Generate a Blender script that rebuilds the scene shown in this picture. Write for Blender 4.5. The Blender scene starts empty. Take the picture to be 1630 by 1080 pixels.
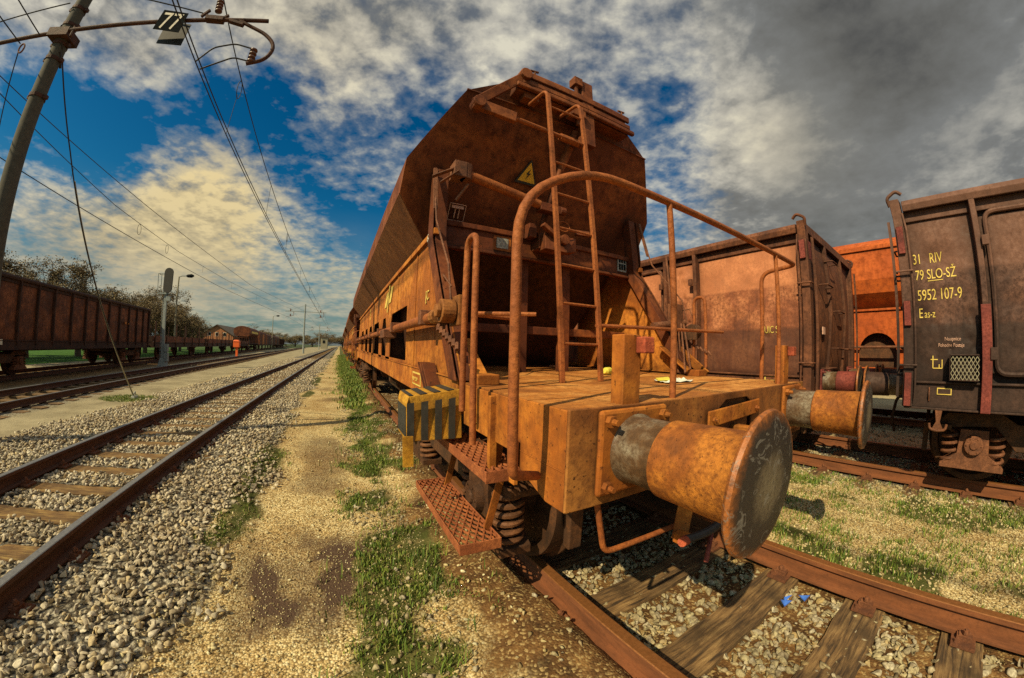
import bpy, bmesh, math, random
import numpy as np
from mathutils import Vector, Matrix, Euler
random.seed(7); RNG = np.random.default_rng(11)
sc = bpy.context.scene
COL = sc.collection
PI = math.pi
XC = 1.92                      # centre line of the track the main wagon stands on

# ------------------------------------------------------------------ materials
def nmat(name):
    m = bpy.data.materials.new(name); m.use_nodes = True
    nt = m.node_tree; b = nt.nodes['Principled BSDF']
    return m, nt, b
def N(nt, t, **k):
    n = nt.nodes.new(t)
    for a, v in k.items():
        if a in n.inputs: n.inputs[a].default_value = v
        else: setattr(n, a, v)
    return n
def ramp(nt, fac, stops):
    r = nt.nodes.new('ShaderNodeValToRGB'); e = r.color_ramp.elements
    while len(e) < len(stops): e.new(0.5)
    for i, (p, c) in enumerate(stops):
        e[i].position = p; e[i].color = (*c, 1) if len(c) == 3 else c
    nt.links.new(fac, r.inputs[0]); return r.outputs[0]
def mixc(nt, fac, a, b, mode='MIX'):
    m = nt.nodes.new('ShaderNodeMix'); m.data_type = 'RGBA'; m.blend_type = mode; m.clamp_factor = True
    for s, v in ((0, fac), (6, a), (7, b)):
        if hasattr(v, 'links'): nt.links.new(v, m.inputs[s])
        else: m.inputs[s].default_value = v if s == 0 else (*v, 1)
    return m.outputs[2]
def math_(nt, op, a, b=None, c=None):
    m = nt.nodes.new('ShaderNodeMath'); m.operation = op
    for i, v in enumerate((a, b, c)):
        if v is None: continue
        if hasattr(v, 'links'): nt.links.new(v, m.inputs[i])
        else: m.inputs[i].default_value = v
    return m.outputs[0]
def mapped(nt, sc_, coord='Object'):
    t = nt.nodes.new('ShaderNodeTexCoord'); mp = nt.nodes.new('ShaderNodeMapping')
    mp.inputs['Scale'].default_value = sc_; nt.links.new(t.outputs[coord], mp.inputs[0]); return mp.outputs[0]
def noise(nt, vec, scale, detail=6, rough=.6, dist=0.):
    n = nt.nodes.new('ShaderNodeTexNoise'); n.inputs['Scale'].default_value = scale
    n.inputs['Detail'].default_value = detail; n.inputs['Roughness'].default_value = rough
    n.inputs['Distortion'].default_value = dist
    nt.links.new(vec, n.inputs['Vector']); return n.outputs['Fac']
def voro(nt, vec, scale, feature='F1', out='Distance'):
    n = nt.nodes.new('ShaderNodeTexVoronoi'); n.feature = feature; n.inputs['Scale'].default_value = scale
    nt.links.new(vec, n.inputs['Vector']); return n.outputs[out]
def bump(nt, b, h, strength=.4, dist=.01):
    n = nt.nodes.new('ShaderNodeBump'); n.inputs['Strength'].default_value = strength
    n.inputs['Distance'].default_value = dist; nt.links.new(h, n.inputs['Height'])
    nt.links.new(n.outputs[0], b.inputs['Normal'])

def rusty(name, light, mid, dark, sz=1.0, streak=.5, spots=.5, rough=.75, corner_shade=True, patch=None, low=None, aod=.16):
    """weathered painted / rusted steel: big tonal patches, runs down the sheet, pits, shade painted into the corners"""
    m, nt, b = nmat(name)
    v = mapped(nt, (1, 1, 1)); vs = mapped(nt, (9, 9, .8))
    n1 = noise(nt, v, 1.6 * sz, 8, .65, .4)
    c = ramp(nt, n1, [(.28, dark), (.45, mid), (.62, light)])
    n2 = noise(nt, v, 14 * sz, 6, .7)
    c = mixc(nt, ramp(nt, n2, [(.42, (0, 0, 0)), (.68, (1, 1, 1))]), c, tuple(x * .55 for x in mid))
    ns = noise(nt, vs, 1.4, 5, .65)
    sf = ramp(nt, ns, [(.54, (0, 0, 0)), (.78, (streak,) * 3)])
    c = mixc(nt, sf, c, tuple(x * .45 for x in dark))
    ns2 = noise(nt, vs, 2.7, 4, .6)
    c = mixc(nt, ramp(nt, ns2, [(.60, (0, 0, 0)), (.80, (streak * .3,) * 3)]), c, tuple(min(1, x * 1.35) for x in light))
    sp = noise(nt, v, 55 * sz, 3, .5)
    c = mixc(nt, ramp(nt, sp, [(.64, (0, 0, 0)), (.70, (spots,) * 3)]), c, tuple(x * .3 for x in dark))
    if patch:
        pn = noise(nt, v, 2.3, 5, .6, 1.0)
        c = mixc(nt, ramp(nt, pn, [(.63, (0, 0, 0)), (.70, (.65,) * 3)]), c, patch)
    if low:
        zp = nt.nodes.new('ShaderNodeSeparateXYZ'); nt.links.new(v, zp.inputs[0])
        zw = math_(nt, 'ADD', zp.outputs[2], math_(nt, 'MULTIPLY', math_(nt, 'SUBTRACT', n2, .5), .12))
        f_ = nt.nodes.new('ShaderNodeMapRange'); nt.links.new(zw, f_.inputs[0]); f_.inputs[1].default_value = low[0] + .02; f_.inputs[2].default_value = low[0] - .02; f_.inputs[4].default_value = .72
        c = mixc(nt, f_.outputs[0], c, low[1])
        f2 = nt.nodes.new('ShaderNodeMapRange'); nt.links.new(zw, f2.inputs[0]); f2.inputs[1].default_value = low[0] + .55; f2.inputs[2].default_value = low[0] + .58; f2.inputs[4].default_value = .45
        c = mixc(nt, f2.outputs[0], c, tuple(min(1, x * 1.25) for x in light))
    if corner_shade:  # ambient occlusion: shade of corners and recesses painted into the base colour
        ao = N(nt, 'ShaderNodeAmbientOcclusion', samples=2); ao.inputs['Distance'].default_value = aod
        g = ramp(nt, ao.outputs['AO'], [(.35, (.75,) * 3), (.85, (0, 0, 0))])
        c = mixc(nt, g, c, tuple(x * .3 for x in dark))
    nt.links.new(c, b.inputs['Base Color'])
    nt.links.new(ramp(nt, n2, [(.3, (rough - .2,) * 3), (.7, (min(1, rough + .15),) * 3)]), b.inputs['Roughness'])
    b.inputs['Specular IOR Level'].default_value = .35
    h = math_(nt, 'ADD', math_(nt, 'MULTIPLY', n2, .7), math_(nt, 'MULTIPLY', sp, .5))
    bump(nt, b, h, .55, .006)
    return m
def plain(name, col, rough=.7, metal=0., var=.35, sz=20):
    m, nt, b = nmat(name)
    v = mapped(nt, (1, 1, 1)); n = noise(nt, v, sz, 5, .65)
    c = ramp(nt, n, [(.3, tuple(x * (1 - var) for x in col)), (.7, tuple(min(1, x * (1 + var)) for x in col))])
    nt.links.new(c, b.inputs['Base Color']); b.inputs['Roughness'].default_value = rough; b.inputs['Metallic'].default_value = metal
    bump(nt, b, n, .3, .004)
    return m

M = {}
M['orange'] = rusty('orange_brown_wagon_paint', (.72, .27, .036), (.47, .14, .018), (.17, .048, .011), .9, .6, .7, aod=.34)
M['beam'] = rusty('shaded_end_beam_orange', (.46, .19, .042), (.30, .105, .024), (.11, .038, .012), 1.1, .4, .9, aod=.3)  # darker copy of the wagon orange, the end's weaker light painted in
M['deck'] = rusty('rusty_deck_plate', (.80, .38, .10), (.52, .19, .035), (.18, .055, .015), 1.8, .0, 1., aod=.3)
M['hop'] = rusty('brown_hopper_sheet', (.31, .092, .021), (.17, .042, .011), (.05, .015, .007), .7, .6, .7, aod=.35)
M['hopshade'] = rusty('shaded_inner_sheet', (.10, .035, .012), (.06, .020, .008), (.025, .010, .005), .9, .5, .6)  # hopper brown darkened, shade of the interior put into the colour
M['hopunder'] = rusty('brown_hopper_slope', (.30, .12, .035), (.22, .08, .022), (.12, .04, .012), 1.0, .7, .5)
M['rail_tube'] = rusty('brown_handrail_paint', (.42, .13, .03), (.33, .095, .024), (.20, .06, .018), 3, .2, .6, corner_shade=False)
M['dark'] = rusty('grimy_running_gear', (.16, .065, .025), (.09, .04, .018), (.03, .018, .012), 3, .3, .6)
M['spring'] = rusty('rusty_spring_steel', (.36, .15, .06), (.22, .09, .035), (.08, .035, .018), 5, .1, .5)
M['tread'] = rusty('rusty_step_grating', (.46, .15, .05), (.34, .10, .035), (.16, .05, .02), 4, .1, .5, corner_shade=False)
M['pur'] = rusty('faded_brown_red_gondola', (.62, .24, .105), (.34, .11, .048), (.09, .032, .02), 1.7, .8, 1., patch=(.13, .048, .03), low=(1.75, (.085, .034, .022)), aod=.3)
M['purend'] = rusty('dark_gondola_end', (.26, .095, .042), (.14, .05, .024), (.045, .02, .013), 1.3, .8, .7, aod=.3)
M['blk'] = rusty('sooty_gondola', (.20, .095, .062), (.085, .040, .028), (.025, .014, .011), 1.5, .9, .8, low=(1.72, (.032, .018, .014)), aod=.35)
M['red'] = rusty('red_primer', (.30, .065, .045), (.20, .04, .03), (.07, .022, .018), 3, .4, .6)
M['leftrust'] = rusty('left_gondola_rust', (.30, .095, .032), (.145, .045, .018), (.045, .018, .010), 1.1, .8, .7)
M['leftdark'] = rusty('left_wagon_dark', (.10, .038, .018), (.05, .02, .011), (.02, .01, .008), 2, .3, .5, corner_shade=False)
M['bright'] = rusty('bright_orange_wagon', (.62, .13, .017), (.50, .095, .012), (.26, .05, .01), .6, .3, .3)
M['sleeve'] = rusty('buffer_sleeve_rust', (.60, .22, .032), (.34, .105, .018), (.07, .027, .012), 3.4, .2, 1.)
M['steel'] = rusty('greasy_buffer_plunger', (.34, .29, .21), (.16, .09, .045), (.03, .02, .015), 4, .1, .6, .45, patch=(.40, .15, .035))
M['disc'] = None
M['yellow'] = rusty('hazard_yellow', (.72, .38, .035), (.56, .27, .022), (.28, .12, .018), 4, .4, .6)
M['black'] = plain('hazard_black', (.035, .035, .03), .6)
M['letter'] = plain('yellow_lettering', (.75, .55, .12), .7, 0, .25)
M['white'] = plain('white_lettering', (.72, .66, .52), .7, 0, .25)
M['pink'] = plain('pink_lettering', (.62, .36, .26), .7)
M['signy'] = plain('warning_yellow', (.85, .50, .04), .6, 0, .15)
M['grey'] = plain('grey_galvanised', (.26, .29, .27), .6, .0, .3, 9)
M['mast'] = plain('catenary_mast_concrete', (.075, .07, .052), .85, 0, .3, 12)
M['wire'] = plain('dark_wire', (.02, .02, .02), .6)
M['armiron'] = rusty('dark_arm_iron', (.12, .045, .022), (.07, .028, .016), (.03, .016, .01), 5, .1, .5, corner_shade=False)
M['iron'] = rusty('rusty_bracket', (.28, .11, .05), (.17, .065, .03), (.06, .03, .02), 5, .1, .5, corner_shade=False)
M['ceramic'] = plain('brown_insulator', (.12, .05, .03), .3)
M['plate'] = plain('grey_plate', (.30, .30, .26), .5, 0, .6, 60)
M['plank'] = plain('pale_net', (.3, .27, .18), .8)
M['paper'] = plain('white_litter', (.8, .8, .68), .8, 0, .1)
M['litteryel'] = plain('yellow_litter', (.75, .65, .08), .7, 0, .15)
M['blue'] = plain('blue_wrapper', (.05, .16, .6), .5)
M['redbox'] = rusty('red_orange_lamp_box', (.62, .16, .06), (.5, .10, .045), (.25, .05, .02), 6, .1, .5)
M['orangebox'] = plain('orange_signal_box', (.85, .14, .02), .6, 0, .2)
M['sigblk'] = plain('signal_head_black', (.015, .017, .018), 1.)
M['sigblk'].node_tree.nodes['Principled BSDF'].inputs['Specular IOR Level'].default_value = .03
M['rubber'] = plain('black_rubber_hose', (.03, .027, .025), .6)
M['brick'] = None

def disc_mat():
    m, nt, b = nmat('buffer_disc_face')
    v = mapped(nt, (1, 1, 1))
    sep = nt.nodes.new('ShaderNodeSeparateXYZ'); nt.links.new(v, sep.inputs[0])
    r = math_(nt, 'SQRT', math_(nt, 'ADD', math_(nt, 'POWER', sep.outputs[0], 2.), math_(nt, 'POWER', sep.outputs[2], 2.)))
    nz = noise(nt, v, 12, 6, .7, .5)
    rr = math_(nt, 'ADD', r, math_(nt, 'MULTIPLY', math_(nt, 'SUBTRACT', nz, .5), .09))
    c = ramp(nt, rr, [(.0, (.20, .16, .10)), (.085, (.12, .092, .06)), (.115, (.035, .028, .024)), (.185, (.03, .024, .02)), (.207, (.13, .05, .018)), (.225, (.40, .13, .03))])
    n2 = noise(nt, v, 60, 4, .6)
    c = mixc(nt, ramp(nt, n2, [(.5, (0, 0, 0)), (.7, (.7,) * 3)]), c, (.03, .022, .018))
    n3 = noise(nt, v, 9, 3, .5, 2.5)
    c = mixc(nt, ramp(nt, n3, [(.56, (0, 0, 0)), (.60, (.7,) * 3), (.62, (0, 0, 0))]), c, (.22, .2, .17))
    nt.links.new(c, b.inputs['Base Color']); b.inputs['Roughness'].default_value = .5
    bump(nt, b, math_(nt, 'ADD', nz, n2), .5, .005)
    return m
M['disc'] = disc_mat()

def rail_mat(name, side, top):
    m, nt, b = nmat(name)
    v = mapped(nt, (6, 1, 6)); n = noise(nt, v, 3, 6, .7); n2 = noise(nt, mapped(nt, (1, 1, 1)), 40, 4, .6)
    c = ramp(nt, n, [(.3, tuple(x * .45 for x in side)), (.65, side)])
    c = mixc(nt, ramp(nt, n2, [(.5, (0, 0, 0)), (.75, (.6,) * 3)]), c, tuple(x * .4 for x in side))
    g = nt.nodes.new('ShaderNodeNewGeometry'); s = nt.nodes.new('ShaderNodeSeparateXYZ'); nt.links.new(g.outputs['Normal'], s.inputs[0])
    s2 = nt.nodes.new('ShaderNodeSeparateXYZ'); nt.links.new(g.outputs['Position'], s2.inputs[0])
    f = math_(nt, 'MULTIPLY', math_(nt, 'GREATER_THAN', s.outputs[2], .75), math_(nt, 'GREATER_THAN', s2.outputs[2], -.02))
    tp = ramp(nt, n2, [(.35, tuple(x * .7 for x in top)), (.7, top)])
    c = mixc(nt, f, c, tp)
    nt.links.new(c, b.inputs['Base Color'])
    nt.links.new(math_(nt, 'SUBTRACT', .85, math_(nt, 'MULTIPLY', f, .4)), b.inputs['Roughness'])
    nt.links.new(math_(nt, 'MULTIPLY', f, .5), b.inputs['Metallic'])
    bump(nt, b, n2, .5, .004)
    return m
M['railR'] = rail_mat('rusty_rail', (.25, .085, .028), (.42, .17, .055))
M['railL'] = rail_mat('worn_rail', (.13, .055, .028), (.30, .29, .28))

def wood_mat(name, a, b_, dk):
    m, nt, b = nmat(name)
    v = mapped(nt, (1.2, 14, 14)); n = noise(nt, v, 3, 6, .65, .6); n1 = noise(nt, mapped(nt, (1, 1, 1)), 3.5, 5, .6)
    c = ramp(nt, n, [(.36, dk), (.5, b_), (.66, a)])
    c = mixc(nt, ramp(nt, n1, [(.4, (0, 0, 0)), (.7, (.8,) * 3)]), c, tuple(x * .6 for x in dk))
    nt.links.new(c, b.inputs['Base Color']); b.inputs['Roughness'].default_value = .9
    bump(nt, b, n, .9, .012)
    return m
M['wood'] = wood_mat('weathered_sleeper_wood', (.40, .25, .10), (.22, .125, .048), (.05, .03, .015))
M['woodL'] = wood_mat('dry_sleeper_wood', (.40, .27, .08), (.25, .14, .045), (.10, .05, .018))

def stone_mat(name, cols, dirt=.3):
    m, nt, b = nmat(name)
    g = nt.nodes.new('ShaderNodeNewGeometry')
    c = ramp(nt, g.outputs['Random Per Island'], [(i / (len(cols) - 1), c) for i, c in enumerate(cols)])
    v = mapped(nt, (1, 1, 1)); n = noise(nt, v, 60, 4, .6); nb = noise(nt, v, .9, 4, .6)
    c = mixc(nt, ramp(nt, n, [(.35, (dirt * 1.6,) * 3), (.65, (0, 0, 0))]), c, (.10, .06, .03))
    c = mixc(nt, ramp(nt, nb, [(.42, (0, 0, 0)), (.7, (.55,) * 3)]), c, (.30, .20, .08), 'MULTIPLY')
    nt.links.new(c, b.inputs['Base Color']); b.inputs['Roughness'].default_value = .85
    bump(nt, b, n, .4, .004)
    return m
M['ballast'] = stone_mat('grey_limestone_ballast', [(.30, .25, .16), (.74, .65, .46), (.50, .43, .29), (.86, .78, .58), (.64, .50, .26), (.36, .30, .20), (.80, .72, .55)])
M['whitestone'] = stone_mat('pale_yellow_ballast', [(.44, .38, .21), (.62, .54, .30), (.30, .25, .15), (.66, .60, .42), (.50, .36, .14)], .4)
M['gravel'] = stone_mat('fine_yellow_gravel', [(.58, .47, .20), (.84, .72, .38), (.30, .22, .09), (.90, .82, .50), (.48, .32, .11)], .3)

def leaf_mat(name, cols):
    m, nt, b = nmat(name)
    g = nt.nodes.new('ShaderNodeNewGeometry')
    c = ramp(nt, g.outputs['Random Per Island'], [(i / (len(cols) - 1), c) for i, c in enumerate(cols)])
    nt.links.new(c, b.inputs['Base Color']); b.inputs['Roughness'].default_value = .7
    b.inputs['Subsurface Weight'].default_value = 0
    return m
M['grass'] = leaf_mat('track_side_grass', [(.05, .10, .012), (.12, .20, .02), (.24, .28, .035), (.08, .15, .015), (.30, .25, .07)])
M['leaf'] = leaf_mat('spring_foliage', [(.15, .115, .04), (.22, .16, .06), (.09, .075, .035), (.27, .185, .08), (.15, .10, .05)])
M['bark'] = plain('tree_bark', (.10, .075, .05), .9)

# ------------------------------------------------------------------ mesh builder
KEEP = {'step', 'wire_mesh', 'chain', 'maintenance_cage', 'stencil_grid', 'branches', 'crown', 'company_mark', 'number_text', 'crane_symbol', 'hazard_stripe', 'underframe', 'rail_fastening', 'discharge_gearbox', 'brake_lever', 'locking_bar'}
class MB:
    def __init__(s): s.v = []; s.f = []; s.pieces = []
    def add(s, vs, fs):
        o = len(s.v); f0 = len(s.f); s.v += [tuple(v) for v in vs]; s.f += [tuple(i + o for i in f) for f in fs]; s.pieces.append((o, len(s.v), f0, len(s.f))); return s
    def box(s, x0, x1, y0, y1, z0, z1):
        x0, x1 = min(x0, x1), max(x0, x1); y0, y1 = min(y0, y1), max(y0, y1); z0, z1 = min(z0, z1), max(z0, z1)
        vs = [(x0, y0, z0), (x1, y0, z0), (x1, y1, z0), (x0, y1, z0), (x0, y0, z1), (x1, y0, z1), (x1, y1, z1), (x0, y1, z1)]
        return s.add(vs, [(0, 3, 2, 1), (4, 5, 6, 7), (0, 1, 5, 4), (1, 2, 6, 5), (2, 3, 7, 6), (3, 0, 4, 7)])
    def prism(s, pts, off):
        n = len(pts); off = Vector(off); a = [Vector(p) for p in pts]; nrm = Vector((0, 0, 0))
        for i in range(n): nrm += a[i].cross(a[(i + 1) % n])
        if nrm.dot(off) > 0: a.reverse()
        vs = a + [p + off for p in a]
        return s.add(vs, [tuple(range(n)), tuple(range(2 * n - 1, n - 1, -1))] + [(i, i + n, (i + 1) % n + n, (i + 1) % n) for i in range(n)])
    def beam(s, p0, p1, w, t, up=(0, 0, 1)):
        p0, p1 = Vector(p0), Vector(p1); d = (p1 - p0).normalized(); u = Vector(up)
        if abs(d.dot(u)) > .98: u = Vector((1, 0, 0))
        r = d.cross(u).normalized(); u = r.cross(d)
        pts = [p0 + r * w / 2 + u * t / 2, p0 - r * w / 2 + u * t / 2, p0 - r * w / 2 - u * t / 2, p0 + r * w / 2 - u * t / 2]
        return s.prism(pts, p1 - p0)
    def tube(s, pts, r, n=8, closed=False, smooth=0):
        P = [Vector(p) for p in pts]
        if smooth:
            Q = [P[0]]
            for i in range(1, len(P) - 1):
                a, b, c = P[i - 1], P[i], P[i + 1]; d = min(smooth[i - 1] if hasattr(smooth, '__len__') else smooth, (b - a).length * .49, (c - b).length * .49)
                p, q = b + (a - b).normalized() * d, b + (c - b).normalized() * d
                for k in range(6):
                    t = k / 5; Q.append((1 - t) ** 2 * p + 2 * t * (1 - t) * b + t * t * q)
            Q.append(P[-1]); P = Q
        rr = r if hasattr(r, '__len__') else [r] * len(P)
        vs = []; fs = []; prev = None
        for i, p in enumerate(P):
            if closed: d = P[(i + 1) % len(P)] - P[i - 1]
            else: d = (P[min(i + 1, len(P) - 1)] - P[max(i - 1, 0)])
            d = d.normalized()
            if prev is None:
                a = Vector((0, 0, 1)) if abs(d.z) < .9 else Vector((1, 0, 0))
                u = d.cross(a).normalized()
            else: u = (prev - d * prev.dot(d)).normalized()
            prev = u; w = d.cross(u)
            for k in range(n):
                t = 2 * PI * k / n; vs.append(p + (u * math.cos(t) + w * math.sin(t)) * rr[i])
        m = len(P)
        for i in range(m if closed else m - 1):
            for k in range(n):
                a = i * n + k; b = i * n + (k + 1) % n; c = ((i + 1) % m) * n + (k + 1) % n; d_ = ((i + 1) % m) * n + k
                fs.append((a, b, c, d_))
        if not closed: fs += [tuple(range(n - 1, -1, -1)), tuple((m - 1) * n + k for k in range(n))]
        return s.add(vs, fs)
    def cyl(s, p0, p1, r0, r1=None, n=16): return s.tube([p0, p1], [r0, r0 if r1 is None else r1], n)
    def lathe(s, prof, o, ax, n=32):
        """prof: (distance along axis, radius); o origin, ax direction"""
        o = Vector(o); d = Vector(ax).normalized(); a = Vector((0, 0, 1)) if abs(d.z) < .9 else Vector((1, 0, 0))
        u = d.cross(a).normalized(); w = d.cross(u); vs = []; fs = []
        for t, r in prof:
            for k in range(n):
                g = 2 * PI * k / n; vs.append(o + d * t + (u * math.cos(g) + w * math.sin(g)) * r)
        for i in range(len(prof) - 1):
            for k in range(n): fs.append((i * n + k, i * n + (k + 1) % n, (i + 1) * n + (k + 1) % n, (i + 1) * n + k))
        fs += [tuple(range(n - 1, -1, -1)), tuple((len(prof) - 1) * n + k for k in range(n))]
        return s.add(vs, fs)
    def hexnut(s, p, ax, r=.02, h=.02):
        p = Vector(p); d = Vector(ax).normalized()
        s.cyl(p, p + d * h, r, r, 6); s.cyl(p + d * h, p + d * (h + r * .6), r * .55, r * .5, 8); return s
    def clusters(s):
        """pieces (one add() each) that touch stay together; separate pieces become objects of their own"""
        P = s.pieces; n = len(P); par = list(range(n)); bb = []
        for (v0, v1, f0, f1) in P:
            a = np.array([tuple(v) for v in s.v[v0:v1]]); bb.append((a.min(0) - .004, a.max(0) + .004))
        def find(i):
            while par[i] != i: i = par[i]
            return i
        for i in range(n):
            for j in range(i + 1, n):
                if np.all(bb[i][0] <= bb[j][1]) and np.all(bb[j][0] <= bb[i][1]): par[find(j)] = find(i)
        g = {}
        for i in range(n): g.setdefault(find(i), []).append(i)
        return list(g.values())
    def build(s, name, mat, parent=None, *a, **k):
        if parent is not None and name not in KEEP and 1 < len(s.pieces) <= 60 and s.pieces[0][0] == 0 and s.pieces[-1][1] == len(s.v):
            cl = s.clusters()
            if 1 < len(cl) <= 30:
                first = None
                for c in cl:
                    m = MB()
                    for i in c:
                        v0, v1, f0, f1 = s.pieces[i]; m.add(s.v[v0:v1], [tuple(q - v0 for q in f) for f in s.f[f0:f1]])
                    o = m.build1(name, mat, parent, *a, **k); first = first or o
                return first
        return s.build1(name, mat, parent, *a, **k)
    def build1(s, name, mat, parent=None, shift=(0, 0, 0), smooth=False, bev=0, label=None, cat=None, group=None, kind=None):
        me = bpy.data.meshes.new(name); sh = Vector(shift)
        me.from_pydata([tuple(Vector(v) - sh) for v in s.v], [], s.f); me.update()
        bm = bmesh.new(); bm.from_mesh(me); bmesh.ops.recalc_face_normals(bm, faces=bm.faces); bm.to_mesh(me); bm.free()
        if smooth:
            me.polygons.foreach_set('use_smooth', [True] * len(me.polygons)); me.update()
        o = bpy.data.objects.new(name, me); COL.objects.link(o); o.data.materials.append(M[mat] if isinstance(mat, str) else mat)
        if smooth:
            bm = bmesh.new(); bm.from_mesh(me)
            for e in bm.edges:
                if len(e.link_faces) == 2 and e.calc_face_angle(0) > .6: e.smooth = False
            bm.to_mesh(me); bm.free()
        if bev:
            b = o.modifiers.new('bevel', 'BEVEL'); b.width = bev; b.segments = 2; b.limit_method = 'ANGLE'; b.angle_limit = .6
        if parent is not None: o.parent = parent
        tag(o, label, cat, group, kind)
        return o
def tag(o, label=None, cat=None, group=None, kind=None):
    for k, v in (('label', label), ('category', cat), ('group', group), ('kind', kind)):
        if v: o[k] = v
    return o
def empty(name, loc, label, cat, group=None, rz=0):
    o = bpy.data.objects.new(name, None); COL.objects.link(o); o.location = loc; o.rotation_euler = (0, 0, rz)
    o.empty_display_size = .2
    return tag(o, label, cat, group)
def kids(o): return [c for c in bpy.data.objects if c.parent is o]
CH = {}
def copy_tree(o, parent=None):
    c = o.copy(); COL.objects.link(c); c.parent = parent
    for ch in kids(o): copy_tree(ch, c)
    return c
_font_cache = {}
def text_obj(name, txt, size, loc, right, up, mat, parent, shift=(0, 0, 0), xs=1.0, ext=.0015, label=None, **kw):
    cu = bpy.data.curves.new(name, 'FONT'); cu.body = txt; cu.size = size; cu.extrude = ext; cu.align_x = 'LEFT'; cu.space_line = 1.0
    tmp = bpy.data.objects.new('tmp_text', cu); COL.objects.link(tmp)
    dg = bpy.context.evaluated_depsgraph_get(); me = bpy.data.meshes.new_from_object(tmp.evaluated_get(dg))
    bpy.data.objects.remove(tmp); bpy.data.curves.remove(cu)
    r = Vector(right).normalized(); u = Vector(up).normalized(); n = r.cross(u)
    mt = Matrix(((r.x * xs, u.x, n.x), (r.y * xs, u.y, n.y), (r.z * xs, u.z, n.z)))
    L = Vector(loc) - Vector(shift)
    for v in me.vertices: v.co = mt @ v.co + L
    me.materials.clear(); me.materials.append(M[mat]); me.name = name
    o = bpy.data.objects.new(name, me); COL.objects.link(o); o.parent = parent
    tag(o, label, **kw); return o

# ------------------------------------------------------------------ numpy helpers
def fast_mesh(name, V, F, mat, smooth=False):
    me = bpy.data.meshes.new(name); nv = len(V); nf, k = F.shape
    me.vertices.add(nv); me.vertices.foreach_set('co', V.astype(np.float32).ravel())
    me.loops.add(nf * k); me.loops.foreach_set('vertex_index', F.astype(np.int32).ravel())
    me.polygons.add(nf); me.polygons.foreach_set('loop_start', np.arange(0, nf * k, k, dtype=np.int32))
    me.polygons.foreach_set('loop_total', np.full(nf, k, dtype=np.int32))
    if smooth: me.polygons.foreach_set('use_smooth', np.ones(nf, dtype=bool))
    me.update(calc_edges=True); me.validate()
    o = bpy.data.objects.new(name, me); COL.objects.link(o); me.materials.append(mat if not isinstance(mat, str) else M[mat]); return o
_lat = np.random.default_rng(3).random((256, 256))
def vnoise(x, y, s):
    x = np.asarray(x) * s; y = np.asarray(y) * s
    xi = np.floor(x).astype(int); yi = np.floor(y).astype(int); fx = x - xi; fy = y - yi
    fx = fx * fx * (3 - 2 * fx); fy = fy * fy * (3 - 2 * fy); g = lambda a, b: _lat[a % 256, b % 256]
    return (g(xi, yi) * (1 - fx) + g(xi + 1, yi) * fx) * (1 - fy) + (g(xi, yi + 1) * (1 - fx) + g(xi + 1, yi + 1) * fx) * fy
def fbm(x, y, s, o=4): return sum(vnoise(x + 13.7 * k, y - 7.1 * k, s * 2 ** k) * .5 ** k for k in range(o)) / sum(.5 ** k for k in range(o))
def sstep(a, b, x): t = np.clip((x - a) / (b - a), 0, 1); return t * t * (3 - 2 * t)

def ico(level):
    bm = bmesh.new(); bmesh.ops.create_icosphere(bm, subdivisions=level, radius=1)
    V = np.array([v.co[:] for v in bm.verts]); F = np.array([[v.index for v in f.verts] for f in bm.faces]); bm.free(); return V, F
def stone_protos(level, n):
    V, F = ico(level); out = []
    for _ in range(n):
        W = V.copy()
        for _c in range(7 if level > 1 else 4):                 # plane cuts give crushed-rock facets
            d = RNG.normal(size=3); d /= np.linalg.norm(d); k = RNG.uniform(.15, .55)
            pr = W @ d; W -= np.outer(np.maximum(pr - k, 0), d)
        W *= RNG.uniform(.8, 1.45, size=3) * np.array([1, 1, .75]); out.append(W)
    return out, F
_prot = {1: stone_protos(1, 30), 2: stone_protos(2, 30)}
def scatter(name, P, S, mat, level=1, label=None, cat=None, sunk=.25):
    """P (n,3) resting points, S sizes; every stone gets its own rotation"""
    prot, F = _prot[level]; n = len(P); nv = len(prot[0]); idx = RNG.integers(0, len(prot), n)
    W = np.stack(prot)[idx]
    a = RNG.uniform(0, 2 * PI, n); t = RNG.normal(0, .45, n); b = RNG.uniform(0, 2 * PI, n)
    ca, sa, ct, st, cb, sb = np.cos(a), np.sin(a), np.cos(t), np.sin(t), np.cos(b), np.sin(b)
    z = np.zeros(n); o = np.ones(n)
    Rz = np.stack([ca, -sa, z, sa, ca, z, z, z, o], 1).reshape(n, 3, 3); Rx = np.stack([o, z, z, z, ct, -st, z, st, ct], 1).reshape(n, 3, 3)
    Rb = np.stack([cb, -sb, z, sb, cb, z, z, z, o], 1).reshape(n, 3, 3)
    R_ = Rz @ Rx @ Rb
    W = np.einsum('nij,nvj->nvi', R_, W) * S[:, None, None]
    C = P.copy(); C[:, 2] += S * (.6 - sunk)
    V = (W + C[:, None, :]).reshape(-1, 3)
    FF = (F[None] + (np.arange(n) * nv)[:, None, None]).reshape(-1, 3)
    o = fast_mesh(name, V, FF, mat); tag(o, label, cat, None, 'stuff'); return o

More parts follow.
